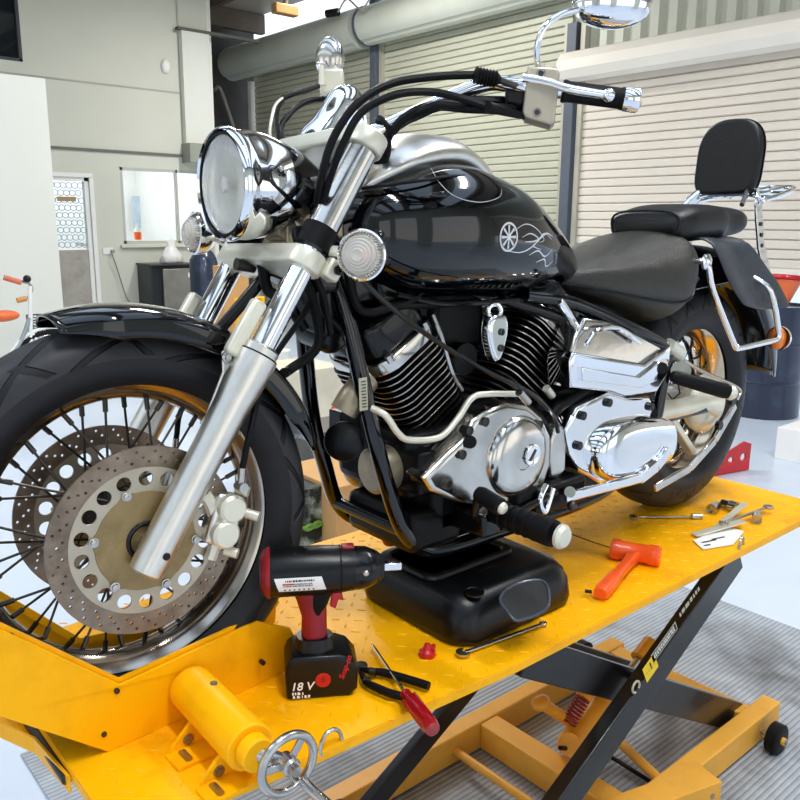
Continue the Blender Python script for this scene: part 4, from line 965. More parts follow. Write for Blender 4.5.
# base frame
bz = -.645
for y, x0, x1 in ((-.29,.0,1.86),(.225,.0,1.80)):
    obj('base_rail', MB().box(((x0+x1)/2,y,bz),(x1-x0,.055,.085)), yellowold, lift, bev=.004)
for x in (.02,1.115,1.745): obj('base_crossbar', MB().box((x,-.032,bz-.002),(.06 if x > 1.5 else .07,.46,.08)), yellowold, lift, bev=.004)
obj('base_crossbar', MB().cyl((.98,-.27,-.65),(.98,.2,-.65),.012), yellowold, lift)
obj('base_tie_rod', MB().cyl(at(612,735,z=-.64), at(662,782,z=-.64), .014), yellowold, lift)
for x, y in ((1.745,-.362),(1.70,.30),(.05,-.36),(.05,.30)):
    cs_ = obj('caster_wheel', MB().lathe([(-.018,.018),(-.018,.040),(-.014,.046),(.014,.046),(.018,.040),(.018,.018)], V((x,y,-.652)), (0,1,0), 36), blackrub, lift)
    obj('caster_hub', MB().cyl((x,y-.026,-.652),(x,y+.02,-.652),.012,n=16), yellowold, cs_)
    obj('caster_axle', MB().cyl((x,y-.032,-.652),(x,y+.05,-.652),.006,n=12), steel, cs_)
# foot pedal channel
a, b = at(640,800,z=-.605), at(711,774,z=-.605); dd = (b-a).normalized(); nn = V((dd.y,-dd.x,0))
a = a-dd*.25
mb = MB()
for o_, w, h in ((V((0,0,0)),.07,.006),):
    mb.bar(a, b, .07, .006, hint=(0,0,1)) if False else mb.box((a+b)/2, ((b-a).length,.075,.006), axes=(dd,nn,(0,0,1)))
mb.box((a+b)/2-nn*.0345-V((0,0,.035)), ((b-a).length,.006,.065), axes=(dd,nn,(0,0,1))); mb.box((a+b)/2+nn*.0345-V((0,0,.035)), ((b-a).length,.006,.065), axes=(dd,nn,(0,0,1)))
pc = obj('foot_pedal_channel', mb, yellowold, lift, bev=.001)
for k in (.03,.10): 
    p = b-dd*k+nn*.04-V((0,0,.03)); obj('channel_bolt', MB().cyl(p-nn*.09, p, .007, n=12), steel, pc)
# hydraulic ram
h0, h1 = at(566,752,y=-.06), at(643,655,y=-.06); hd = (h1-h0).normalized()
hy = obj('hydraulic_ram', MB().lathe([(0,.03),(.02,.04),(.20,.04),(.22,.03),(.22,.016)], h0, hd, 32), orange if False else mat('ram_yellow', '#e89a22', .4, 0, .08, 8, dirt='#8a5a20', dirtamt=.4, dscale=9), lift)
obj('ram_rod', MB().cyl(h0+hd*.2, h1, .014), steel, lift)
obj('ram_head', MB().cyl(h1-hd*.02, h1+hd*.05, .028), MATS['ram_yellow'], lift)
obj('ram_head', MB().cyl(at(570,745,y=-.1), at(570,745,y=-.02), .03), MATS['ram_yellow'], lift)
pv0, pv1 = at(541,703,y=-.03), at(571,722,y=-.03)
obj('release_pedal', MB().cyl(pv0, pv1, .016), MATS['ram_yellow'], lift); obj('pedal_knob', MB().ell(pv0, (.03,.022,.02)), MATS['ram_yellow'], lift)
s0, s1 = at(568,724,y=-.05), at(583,698,y=-.05); sd = (s1-s0); u_, v_, w_ = frame(sd)
obj('return_spring', MB().tube([s0+sd*(k/72)+(u_*cos(k*.7)+v_*sin(k*.7))*.018 for k in range(73)], .0035, 6, sub=1), darkred, lift)
obj('spring_cap', MB().cyl(s1, s1+sd.normalized()*.03, .022), MATS['ram_yellow'], lift)
obj('hydraulic_hose', MB().tube([at(560,748,y=-.1), at(600,752,z=-.66), at(640,775,z=-.66), at(652,783,z=-.66)], .006, 8), blackrub, lift)

# ================================================================ THINGS ON THE TABLE
# cordless impact wrench
n0, n1 = at(261,573,z=.222), at(386,566,z=.222); dx = (n1-n0); dx.z = 0; Ld = dx.length; dx.normalize(); dn = V((dx.y,-dx.x,0)); dz = V((0,0,1))
if dn.y > 0: dn = -dn
iw = thing('impact_wrench', 'black and red cordless impact wrench standing on its battery', 'power tool', ((n0+n1)/2-V((0,0,.222)))[:])
sc_ = Ld/.22
body = obj('motor_housing', MB().lathe([(0,.0),(0,.033),(.010,.041),(.018,.043),(.10,.043),(.135,.041),(.145,.040),(.175,.037),(.20,.029),(.212,.020),(.215,0)], n0, dx, 40), blackplast, iw)
obj('rear_cap', MB().lathe([(-.002,.0),(-.002,.028),(.004,.039),(.011,.044),(.016,.045),(.016,.042)], n0, dx, 40), darkred, iw)
obj('nose_cone', MB().lathe([(0,.039),(.03,.037),(.05,.028),(.058,.016),(.062,.012),(.062,0)], n0+dx*.152, dx, 40), blackmetal, iw)
obj('seam_line', MB().torus(n0+dx*.136, dx, .0412, .0012, 48, 6), blackrub, iw)
obj('drive_anvil', MB().box(n0+dx*.228, (.034,.0135,.0135), axes=(dx,dn,dz)), chrome, iw, bev=.0015)
obj('nose_button', MB().ell(n0+dx*.178+dn*.034+dz*.004, .006), steel, iw)
obj('red_vent', MB().box(n0+dx*.150+dz*.041, (.022,.02,.006), axes=(dx,dn,dz)), darkred, iw, bev=.002)
# printed plate on the housing (curved)
def onbody(mb2, sx, sz, off=.0006):
    out = []
    for p in mb2.v:
        th = (sz+p.y)/.0432; out.append(n0+dx*(sx+p.x)+dn*((.0432+off+max(0,p.z))*cos(th))+dz*((.0432+off+max(0,p.z))*sin(th)))
    mb2.v = out; return mb2
g = MB().grid([[V((-.040+.080*i/16+(.008*(j/6-.5)*-1), -.013+.026*j/6, 0)) for j in range(7)] for i in range(17)])
obj('spec_plate', onbody(g, .066, -.006), stickergrey if False else white, iw)
tx = MB()
for sd_, sx, sz, size in ((1,.066,.0015,.0032),(2,.062,-.006,.0022)): 
    q = dashes(.05, 1 if sd_ == 1 else 2, size, sd_, th=.0002); q = onbody(q, sx, sz, .0010); tx.add(q.v, q.f)
for k in range(7):
    q = splines([circ2(.0016,10)], .0002); q = onbody(q, .040+.008*k, -.0155, .0010); tx.add(q.v, q.f)
obj('plate_print', tx, black, iw)
q = onbody(splines([[(-.01,-.0012),(.01,-.0012),(.01,.0012),(-.01,.0012)]], .0002), .046, -.004, .0011); obj('plate_red_bar', q, redprint, iw)
# handle
gc_ = n0+dx*.088
def ringh(c, a, b, n=24): return [c+dx*(a*math.copysign(abs(cos(t))**.8,cos(t)))+dn*(b*sin(t)) for t in [2*pi*k/n for k in range(n)]]
gb = V((gc_.x,gc_.y,.097))+dx*.002
obj('handle', MB().rings([ringh(gb-dz*.02,.026,.021), ringh(gb,.023,.019), ringh(gb+dz*.04,.022,.018), ringh(gb+dz*.07-dx*.004,.026,.0185), ringh(gb+dz*.095-dx*.004,.034,.019)]), darkred, iw, smooth=60)
obj('grip_insert', MB().rings([ringh(gb+dz*.048+dx*.006,.006,.0195), ringh(gb+dz*.062+dx*.006,.018,.0200), ringh(gb+dz*.082+dx*.008,.024,.0200), ringh(gb+dz*.092+dx*.008,.026,.0200)]), blackrub, iw, smooth=60)
obj('trigger', MB().prism([gc_+dx*.034+dz*-.036-dn*-.008, gc_+dx*.050-dz*.036+dn*.008, gc_+dx*.054-dz*.058+dn*.008, gc_+dx*.045-dz*.055+dn*.008, gc_+dx*.040-dz*.072+dn*.008, gc_+dx*.030-dz*.068+dn*.008], -dn*.016), red, iw, bev=.002)
# battery
bc = V((gc_.x,gc_.y,0))+dx*.010
prof = [(-.060,.004),(-.056,.0),(.050,.0),(.064,.012),(.066,.052),(.050,.072),(.030,.080),(-.045,.080),(-.056,.072),(-.062,.055)]
q = splines([prof], .088, .007, 3); bat = obj('battery', mapmb(q, bc, dx, dz, dn), blackplast, iw, smooth=45)
obj('battery_collar', MB().rings([ringh(V((gb.x,gb.y,.078)),.038,.032), ringh(V((gb.x,gb.y,.100)),.032,.026)]), blackplast, iw)
fo = bc+dn*.0445
obj('battery_badge', MB().lathe([(0,.0135),(.0012,.0135),(.0018,.011),(.0012,.009),(.0012,0)], fo+dx*-.000+dz*.036+dx*.004, dn, 32), red, bat)
obj('badge_mark', mapmb(text('S', .012, .0002), fo+dx*.004+dz*.036+dn*.0022, dx, dz, dn), darkred, bat)
obj('battery_lettering', mapmb(text('18 V', .021, .0003, shear=.2), fo+dx*-.033+dz*.026+dn*.0006, dx, dz, dn), whiteprint, bat)
obj('battery_small_print', mapmb(dashes(.020, 1, .005, 4), fo+dx*-.040+dz*.0135+dn*.0006, dx, dz, dn), whiteprint, bat)
obj('battery_small_print', mapmb(dashes(.032, 1, .005, 5), fo+dx*-.033+dz*.007+dn*.0006, dx, dz, dn), whiteprint, bat)
obj('side_script', mapmb(text('Snap-on', .014, .0003, shear=.3), fo+dx*.043+dz*.057+dn*.0008, V(dx*.35+dz*1).normalized(), V(dz*.35-dx*1).normalized(), dn), redprint, bat)
# oil drain pan
pan = thing('oil_drain_pan', 'low black plastic oil drain pan under the engine', 'drain pan', (.735,-.07,0))
def rrz(x0,x1,y0,y1,z,r,n=8): return [V(((x0+x1)/2+a, (y0+y1)/2+b, z)) for a, b in rrect(x1-x0, y1-y0, r, n)]
lv_ = [(0,.0,.0),(.006,-.006,0),(.020,-.008,0),(.055,-.004,0),(.078,.006,0),(.092,.018,0),(.098,.034,0)]
rg = [rrz(.555+i,.905-i,-.235+i,.095-i,z,.06 if z < .08 else .055) for z, i, _ in lv_]
obj('pan_body', MB().rings(rg), blackplast, pan, smooth=60)
mb = MB(); mb.rings([rrz(.575,.84,-.12,.065,.098,.03), rrz(.578,.837,-.117,.062,.104,.03), rrz(.590,.825,-.105,.050,.104,.03), rrz(.595,.82,-.10,.045,.094,.03)], caps=True)
obj('catch_tray', mb, blackplast, pan, smooth=40)
obj('pour_cap', MB().lathe([(0,.020),(.004,.020),(.0045,.016),(.0025,.015),(.0025,0)], at(474,593,z=.0975), (0,-.1,1), 32), blackmetal, pan)
rim_ = [at(px,py,z=z_) for px,py,z_ in ((500,600,.096),(506,590,.099),(520,583,.099),(538,580,.099),(546,584,.096),(549,594,.090),(548,606,.080),(538,614,.075),(524,619,.075),(515,620,.078),(507,611,.088)) ]; rim_ = smoothloop(rim_, 3)
obj('handle_recess', MB().tube(rim_, .003, 8, closed=True, sub=1), mat('recess_edge_sheen','#4b5260',.25,.2,.05,10), pan)  # lighter grey paints the sheen along the recess edge
mb = MB(); mb.rings([rim_, [p+V((0,0,-.002)) for p in rim_]]); obj('recess_shade', mb, black, pan)  # flat black sheet paints the shade inside the handle recess
obj('pan_lettering', mapmb(dashes(.07, 1, .006, 7), V((.72,-.143,.0985)), (1,0,0), (0,1,0)), darksteel, pan)
kn = obj('drain_plug', MB().lathe([(0,.012),(.018,.014),(.022,.010),(.022,0)], V((.935,-.15,.03)), (1,0,0), 20), blackrub, pan)
obj('plug_cap', MB().lathe([(0,.02),(.012,.022),(.02,.018),(.022,0)], at(391,541,z=.075)-V((0,0,.0)), (-.3,-.2,1), 24), darkred, pan)
# screwdriver
a, b, c = at(373,646,z=.012), at(404,692,z=.020), at(434,731,z=.020)
sdv = thing('screwdriver', 'screwdriver with clear red handle lying across pliers, overhanging the lift edge', 'screwdriver', (b.x,b.y,.0))
obj('shank', MB().cyl(a, b+(c-b)*.1, .0032, n=12), chrome, sdv)
L_ = (c-b).length
obj('handle', MB().lathe([(0,.006),(.006,.010),(.014,.0095),(.024,.012),(.05,.0145),(L_-.014,.0145),(L_-.004,.012),(L_,.004),(L_,0)], b, c-b, 24), redtrans, sdv)
mb = MB(); u_, v_, w_ = frame(c-b)
for k in range(6):
    t = 2*pi*k/6; e = (u_*cos(t)+v_*sin(t))*.0143; mb.cyl(b+w_*.026+e, b+w_*(L_-.018)+e, .002, n=8)
obj('handle_ribs', mb, redtrans, sdv)
obj('blade_tip', MB().box(a+(a-b).normalized()*.004, (.010,.006,.0018), axes=((a-b).normalized(), V((1,1,0)), dz)), steel, sdv)
# pliers
pl = thing('pliers', 'pliers with black dipped handles partly behind the impact wrench battery', 'pliers', at(355,672,z=0)[:])
pj = at(361,667,z=.008)
obj('handle', MB().tube([at(361,669,z=.012), at(370,671,z=.012), at(385,673,z=.012), at(410,680,z=.012), at(429,686,z=.012)], lambda t: .0045+.003*min(1,t*2), 12), blackrub, pl)
obj('handle', MB().tube([at(361,673,z=.012), at(366,682,z=.012), at(375,687,z=.012), at(392,694,z=.012), at(412,698,z=.012)], lambda t: .0045+.003*min(1,t*2), 12), blackrub, pl)
mb = MB(); mb.cyl(pj-dz*.004, pj+dz*.006, .012, n=20); mb.bar(pj, pj+V((-.03,.03,0)), .014, .009, hint=(0,0,1)); obj('jaws', mb, darksteel, pl, bev=.001)
for q_ in ((373,672),(367,681)): obj('ferrule', MB().cyl(at(q_[0]-3,q_[1]-.6,z=.012), at(q_[0]+3,q_[1]+.6,z=.012), .0078, n=14), darksteel, pl)
# red cap
p = at(427,656,z=.0)
rc = obj('bottle_cap', MB().lathe([(0,.014),(.003,.0155),(.012,.015),(.015,.010),(.018,.007),(.024,.006),(.026,.003),(.026,0)], V((0,0,0)), (0,0,1), 14), red, base=(p.x,p.y,0)) if False else None
mb = MB(); mb.lathe([(0,.014),(.003,.0165),(.011,.016),(.014,.011),(.018,.0075),(.025,.006),(.027,.003),(.027,0)], p, (0,0,1), 18); mb.box(p+V((.010,0,.014)), (.02,.006,.008))
tag(obj('bottle_cap', mb, red, base=tuple(p)), 'small red plastic cap lying on the yellow plate beside the drain pan', 'cap')
# spanners
def spanner(name, pa, pb, label, ra=.011, rb=.010, z=.006, ring=True, w=.009, cat='spanner'):
    a, b = at(*pa, z=z), at(*pb, z=z); d = (b-a).normalized(); n = V((-d.y,d.x,0))
    t = thing(name, label, cat, (a.x,a.y,0))
    obj('shaft', MB().box((a+b)/2, ((b-a).length-.012, w, .005), axes=(d,n,dz)), steel, t, bev=.0015)
    o = [(ra*cos(u), ra*sin(u)) for u in [radians(x) for x in range(215,505,12)]]
    hd_ = [( .2*ra, -.55*ra), (.2*ra,.55*ra)]
    jaw = [(cos(radians(x))*ra*1.1, sin(radians(x))*ra*1.1) for x in range(-145,146,14)]+[(-ra*.1,ra*.5),(-ra*.1,-ra*.5)]
    obj('open_jaw', mapmb(splines([jaw], .006), a, -d, n, dz), steel, t, smooth=40)
    if ring: obj('ring_end', mapmb(splines([circ2(rb,24), circ2(rb*.6,12)[::-1]], .008, .0008), b, d, n, dz), steel, t, smooth=40)
    else: obj('socket_end', MB().cyl(b-d*.012, b+d*.016, rb, n=18), steel, t)
    return t
spanner('spanner', (463,653), (543,624), 'thin steel spanner lying along the near edge of the black drain pan', .013, .008)
spanner('spanner', (634,517), (696,517), 'slim steel spanner lying by itself left of the loose tools', .012, .010, ring=False, w=.007)
spanner('spanner', (724,523), (768,507), 'short spanner with a round end leaning over the two sockets', .012, .014, z=.02)
# sockets
for (px, py), (qx, qy), r, lb in (((757,514),(757,530),.014,'short chrome socket lying apart at the near side of the loose tools'), ((722,503),(738,508),.016,'dark chrome socket at the back of the loose tools'), ((718,505),(708,511),.015,'dark socket furthest left among the loose tools')):
    a, b = at(px,py,z=r), at(qx,qy,z=r); d = (b-a).normalized(); b = a+d*.05
    so = obj('socket', MB().lathe([(0,0),(0,r*.75),(.002,r*.8),(.022,r*.82),(.026,r),(.05,r),(.05,r*.75),(.04,r*.7),(.04,0)], a, d, 28), steel, base=(a.x,a.y,0)); tag(so, lb, 'socket', None)
# flat plates and strips
def slab(name, pix, z, th, m, label, cat, tilt=0):
    P = [at(px,py,z=z) for px, py in pix]; return tag(obj(name, MB().prism(P, (0,0,th)), m, bev=.0008, base=tuple(V((P[0].x,P[0].y,0)))), label, cat)
card = slab('marked_card', [(693,541),(703,550),(733,545),(744,532),(727,528),(712,533)], .002, .003, white, 'pale card with dark writing lying at the near edge of the lift', 'card')
for i, (px, py, w) in enumerate(((709,541,.05),(718,538,.045),(707,545,.02))): obj('card_print', mapmb(splines([[(-w/2,-.003),(w/2,-.004),(w/2,.002),(-w/2,.003)]], .0005), at(px,py,z=.0056), V((.97,-.25,0)).normalized(), V((.25,.97,0)).normalized()), darksteel, card)
def strip(pa, pb, z0, z1, w, label):
    a, b = at(*pa, z=z0), at(*pb, z=z1); d = (b-a).normalized()
    o = MB(); o.box((a+b)/2, ((b-a).length, w, .004), axes=(d, dz.cross(d).normalized(), d.cross(dz.cross(d).normalized())))
    return tag(obj('metal_strip', o, cream, bev=.001, base=(a.x,a.y,0)), label, 'strip')
strip((694,535),(743,521), .006, .02, .024, 'pale metal strip lying over the marked card')
strip((716,528),(745,503), .006, .035, .018, 'pale metal strip sticking up highest from the loose tools')
# dead blow hammer
a, b = at(616,549,z=.026), at(657,556,z=.026); hd = (b-a).normalized()
hm = thing('mallet', 'orange dead blow mallet lying on the diamond plate', 'hammer', ((a+b)/2-V((0,0,.026)))[:])
L_ = (b-a).length+.02
obj('mallet_head', MB().lathe([(0,0),(0,.022),(.004,.0255),(.022,.0255),(.026,.023),(L_-.03,.023),(L_-.026,.0255),(L_-.004,.0255),(L_,.022),(L_,0)], a-hd*.012, hd, 36), orange, hm)
m0, e0 = (a+b)/2+V((0,0,-.003)), at(600,594,z=.017); e_d = (e0-m0).normalized(); n_ = dz.cross(e_d).normalized()
rg = []
for f, w, h in ((0,.016,.016),(.25,.0125,.013),(.5,.0125,.013),(.68,.0165,.0155),(.93,.0175,.0155),(1.0,.0145,.012)):
    c_ = m0+(e0-m0)*f; rg.append([c_+n_*(w*math.copysign(abs(cos(t))**.6,cos(t)))+dz*(h*math.copysign(abs(sin(t))**.6,sin(t))) for t in [2*pi*k/24 for k in range(24)]])
obj('mallet_handle', MB().rings(rg), orange, hm, smooth=50)
obj('handle_end_pin', MB().cyl(at(592,592,z=.012), at(585,591,z=.012), .004), blackmetal, hm)
# wire
w_ = obj('steel_wire', MB().tube([at(566,532,z=.02), at(590,541,z=.006), at(612,548,z=.004)], .0016, 6), mat('rust_wire', '#7a4a2a', .5, .6, .2, 20), base=tuple(at(590,541,z=0))); tag(w_, 'thin rusty rod lying between rider footpeg and orange mallet', 'rod')
# ================================================================ BUILDING
WX, WY, CE = 7.0, 9.0, 3.98
q = MB(); q.grid([[V((x,y,FLOOR)) for y in (-8,0,6,12.5)] for x in (-8,0,8,22)]); struct('floor', q, floorm)
mb = MB(); mb.box((1.30,.01,FLOOR+.003),(2.50,2.06,.006)); o = obj('floor_mat', mb, matm, base=(1.28,.02,FLOOR)); tag(o, 'grey ribbed mat on the floor under the lift', 'mat')
# left wall with door and window openings
def wallplate(outer, holes, y, th=.12):
    return mapmb(splines([outer]+[h[::-1] for h in holes], th), V((0,y+th/2,0)), (1,0,0), (0,0,1))
wx0, wx1 = at(122,210,y=WY).x, 4.90; wz0, wz1 = .53, 1.47
dx0, dx1 = at(40,240,y=WY).x, at(92,240,y=WY).x; dzt = 1.33
uw = [at(0,62,y=WY), at(23,62,y=WY)]
ux0, ux1, uz0, uz1 = uw[0].x-1.2, uw[1].x, uw[1].z, 3.75
R4 = lambda a,b,c,d: [(a,c),(b,c),(b,d),(a,d)]
struct('wall_left', wallplate(R4(-8,4.97,FLOOR,CE), [R4(wx0,wx1,wz0,wz1), R4(dx0,dx1,FLOOR+.002,dzt), R4(ux0,ux1,uz0,uz1)], WY), wallgrey)
# seams and ledges on the wall
l1 = at(55,147.5,y=WY).z; l2 = at(50,78,y=WY).z
struct('trim_1', MB().box((1.2,WY-.012,l1),(6.8,.024,.03)), mat('seam_dark', '#6b6c66', .7, 0, .1, 4))
struct('trim_2', MB().box((1.2,WY-.004,l2),(6.8,.008,.02)), mat('seam_grey', '#a9aaa2', .7, 0, .1, 4))
p = at(180,80,y=WY).x; struct('trim_3', MB().box((p,WY-.006,(l1+CE)/2),(.02,.012,CE-l1)), mat('seam_pale', '#b4b6ae', .7, 0, .1, 4))
p0, p1 = at(182,145,y=WY), at(199,163,y=WY); struct('trim_4', MB().box(((p0.x+p1.x)/2+.15,WY-.12,(p0.z+p1.z)/2),(.55,.24,.24)), mat('duct_grey', '#8f9388', .6, 0, .08, 3))
# office behind the window and door
struct('wall_back', MB().box((2.9,11.6,1.0),(5.4,.1,3.4)), whitepaint)
struct('wall_office', MB().box((5.03,10.35,1.6),(.1,2.5,4.7)), whitepaint)
struct('wall_office_left', MB().box((.2,10.35,1.0),(.1,2.5,3.4)), whitepaint)
struct('ceiling_office', MB().box((2.6,10.35,2.2),(4.9,2.5,.06)), whitepaint)
# window frame
def winframe(x0,x1,z0,z1,y,name,mull,m,gl=True):
    mb = MB(); w = .035
    mb.box(((x0+x1)/2,y,z1-w/2),(x1-x0,.06,w)); mb.box(((x0+x1)/2,y,z0+w/2),(x1-x0,.06,w)); mb.box((x0+w/2,y,(z0+z1)/2),(w,.06,z1-z0)); mb.box((x1-w/2,y,(z0+z1)/2),(w,.06,z1-z0))
    for mx_ in mull: mb.box((mx_,y,(z0+z1)/2),(w*.8,.06,z1-z0))
    f = struct(name, mb, m); 
    g = obj('window_pane', MB().box(((x0+x1)/2,y+.01,(z0+z1)/2),(x1-x0-.04,.006,z1-z0-.04)), gl, f)
    return f
thinglass = mat('window_glass', '#f4fafa', .02, 0, 0, 2, trans=1, ior=1.02)
darkglass = mat('dark_window_glass', '#1b2226', .05, 0, .1, 2, coat=.6)
fm = mat('window_frame_grey', '#b9bab2', .5, .2, .05, 5)
winframe(wx0,wx1,wz0,wz1,WY+.03,'window_1',[at(178,210,y=WY).x],fm,thinglass)
winframe(ux0,ux1,uz0,uz1,WY+.03,'window_2',[],mat('window_frame_dark', '#3c4346', .5, .2, .05, 5),darkglass)
struct('trim_5', MB().box(((wx0+wx1)/2,WY-.02,wz0-.03),(wx1-wx0+.1,.06,.03)), wallgrey)
# door with lattice security screen
mb = MB(); w = .05
mb.box((dx0+w/2,WY+.03,(FLOOR+dzt)/2),(w,.08,dzt-FLOOR)); mb.box((dx1-w/2,WY+.03,(FLOOR+dzt)/2),(w,.08,dzt-FLOOR)); mb.box(((dx0+dx1)/2,WY+.03,dzt-w/2),(dx1-dx0,.08,w))
dr = struct('door_1', mb, whitepaint)
zb = at(75,250,y=WY).z
obj('door_glass', MB().box(((dx0+dx1)/2,WY+.03,(zb+dzt)/2),(dx1-dx0-.1,.006,dzt-zb-.08)), thinglass, dr)
mb = MB(); nl = 7; W_ = dx1-dx0-.14; H_ = dzt-zb-.08
for r_ in range(9):
    for c_ in range(nl):
        cx, cz = dx0+.08+W_*(c_+.5+(.5 if r_%2 else 0))/nl, zb+.02+H_*(r_+.5)/9
        if cx > dx1-.09: continue
        mb.torus((cx,WY-.0,cz),(0,1,0),.035,.005,10,4)
obj('security_screen', mb, mat('screen_white_blue', '#86a6c2', .4, 0, .05, 10), dr)
obj('door_panel', MB().box(((dx0+dx1)/2,WY+.02,(FLOOR+zb)/2),(dx1-dx0-.1,.03,zb-FLOOR)), mat('door_stone_grey', '#a8a39a', .5, 0, .15, 5, dirt='#7f705c', dirtamt=.6, dscale=4), dr)
p = at(66,199,y=WY); obj('door_sign', MB().box((p.x,WY-.02,p.z),(.22,.01,.055)), mat('sign_brown', '#a98b6a', .6, 0, .1, 8), dr)
p = at(90,245,y=WY); mb = MB(); mb.box((dx1+.03,WY-.02,(FLOOR+dzt)/2),(.05,.03,dzt-FLOOR)); mb.box(((dx0+dx1)/2,WY-.02,dzt+.02),(dx1-dx0+.1,.03,.05)); struct('trim_6', mb, whitepaint)
# wall fittings
p = at(166,66,y=WY-.03); o = obj('alarm_sensor', MB().ell((p.x,WY-.02,p.z),(.055,.04,.085)), whitepaint, base=(p.x,WY,p.z)); tag(o, 'small white oval sensor high on the grey wall', 'sensor')
p = at(110,251,y=WY); o = thing('wall_socket', 'white wall socket with grey plug between the door and the window', 'socket', (p.x,WY,p.z))
obj('face_plate', MB().box((p.x-.03,WY-.008,p.z),(.13,.016,.08)), whitepaint, o, bev=.003); obj('plug', MB().box((p.x+.02,WY-.035,p.z-.005),(.04,.045,.04)), mat('plug_grey','#8c8f88',.5), o, bev=.005)
o = obj('power_cord', MB().tube([at(112,254,y=WY-.06), at(117,268,y=WY-.05), at(122,284,y=WY-.05), at(128,300,y=WY-.06), at(140,312,y=WY-.2)], .007, 8), mat('cord_grey','#77786f',.6), base=tuple(at(112,254,y=WY))); tag(o, 'thin grey cord hanging down from the wall socket', 'cord')
# pier and dark recess right of the grey wall
p0, p1 = at(181,100,y=WY).x, at(208,100,y=WY).x
zt = at(195,33,y=WY-.06).z
struct('trim_7', MB().box(((p0+p1)/2,WY-.05,(l1-.1+zt)/2),(p1-p0,.1,zt-l1+.1)), mat('pier_white', '#d9dad2', .65, 0, .02, 2))
struct('trim_8', MB().box(((p0+p1)/2+.35,WY-.07,zt+.02),(p1-p0+.8,.08,.035)), mat('seam_dark2', '#5b5a54', .7, 0, .1, 4))
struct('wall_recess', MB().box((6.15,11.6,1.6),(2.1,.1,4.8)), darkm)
mb = MB(); mb.tube([at(214,90,y=11.2), at(220,88,y=11.2), at(228,110,y=11.2), at(234,128,y=11.2)], .03, 8); o = obj('conduit_pipe', mb, mat('pipe_grey','#8b8a84',.5,.3), base=tuple(at(220,88,y=11.3))); tag(o, 'bent grey pipe in the dark recess beside the left shutter', 'pipe')
# white partition panel and things in front of it
PY = 6.6
xr = at(54,190,y=PY).x; zt = at(40,78,y=PY).z
struct('wall_partition', MB().box((xr-1.6,PY+.04,(FLOOR+zt)/2),(3.2,.08,zt-FLOOR)), wallwhite)
# roller shutter wall
def shut(y0, y1, z0, z1, m, x, period):
    mb = MB(); P = []; z = z0
    while z < z1:
        for f, d in ((0,0),(.06,.024),(.16,.032),(.82,.034),(.94,.026),(1.0,0)): 
            if z+f*period <= z1+period: P.append((x-d, z+f*period))
        z += period
    return mb.grid([[V((a, y, b)) for y in (y0, y1)] for a, b in P])
ym = at(380,100,x=WX).y; yr = at(577,100,x=WX).y; yl = at(256,130,x=WX).y
zR0 = at(760,268,x=WX).z; 
def roller(name, y0, y1, z0, z1, m, mbx, label, zbx, r, period=.082, xo=.05):
    pass
sR = struct('door_2', shut(-6, yr-.10, zR0, 2.5, shutterw, WX, .086), shutterw)
sM = struct('door_3', shut(yr+.10, ym-.12, FLOOR, 3.4, shutter, WX+.02, .082), shutter)
sL = struct('door_4', shut(ym+.12, yl, FLOOR, 3.4, shutter, WX+.02, .082), shutter)
obj('shutter_bottom_rail', MB().box((WX-.01,(-6+yr-.1)/2,zR0-.02),(.05,yr+5.9,.05)), shutterboxw, sR)
def drum(y0, y1, z, r, m, n, x):
    R = lambda t: r*(1-.05*(round(n*t/(2*pi)) % 2)) if n > 20 else r
    return MB().rings([[V((x+R(t)*cos(t), y, z+R(t)*sin(t))) for t in [2*pi*(k+.5)/n for k in range(n)]] for y in (y0, y1)])
z1_, z2_ = at(572,80,x=WX-.3).z, at(570,50,x=WX-.3).z
mb = drum(-6, yr+.02, (z1_+z2_)/2, (z2_-z1_)/2*1.05, shutterboxw, 10, WX-.2); obj('shutter_housing', mb, shutterboxw, sR, smooth=20)
z1_, z2_ = at(390,36,x=WX-.3).z, at(366,8,x=WX-.3).z
dh = obj('shutter_housing', drum(yr+.12, ym-.06, (z1_+z2_)/2+.0, (z2_-z1_)/2*1.15, shutterbox, 56, WX-.25), shutterbox, sM, smooth=10)
obj('housing_end', MB().cyl((WX-.25,ym-.06,(z1_+z2_)/2),(WX-.25,ym-.02,(z1_+z2_)/2),(z2_-z1_)/2*1.2,n=32), columnm, sM)
z1_, z2_ = at(257,72,x=WX-.3).z, at(245,44,x=WX-.3).z
obj('shutter_housing', drum(ym+.1, yl+.35, (z1_+z2_)/2, (z2_-z1_)/2*1.1, shutterbox, 56, WX-.25), shutterbox, sL, smooth=10)
for yc, nm, zt_ in ((ym,'trim_9',3.75),(yr,'trim_10',2.9)):
    mb = MB(); mb.box((WX-.04,yc+.03,(FLOOR+zt_)/2),(.14,.12,zt_-FLOOR)); st = struct(nm, mb, columnm)
    mb = MB(); mb.box((WX-.03,yc-.09,(FLOOR+zt_)/2),(.08,.06,zt_-FLOOR)); mb.box((WX-.03,yc+.13,(FLOOR+zt_)/2),(.08,.05,zt_-FLOOR)); obj('door_guide', mb, postm, st)
struct('trim_11', MB().box((WX-.03,yl+.05,1.2),(.1,.09,3.8)), whitepaint)
# corrugated wall above the right shutter
mb = MB(); P = []; y = -6
while y < yr+.2:
    P += [(WX+.08,y),(WX+.02,y+.03),(WX+.02,y+.12),(WX+.08,y+.15)]; y += .2
mb.grid([[V((a,b,z)) for z in (2.45, CE+.6)] for a, b in P]); struct('wall_rear', mb, shutterbox)
mb = MB(); mb.box((WX+.1,(yr+yl)/2+.4,3.5),(.08,yl-yr+.8,.3)); struct('trim_12', mb, shutterbox)
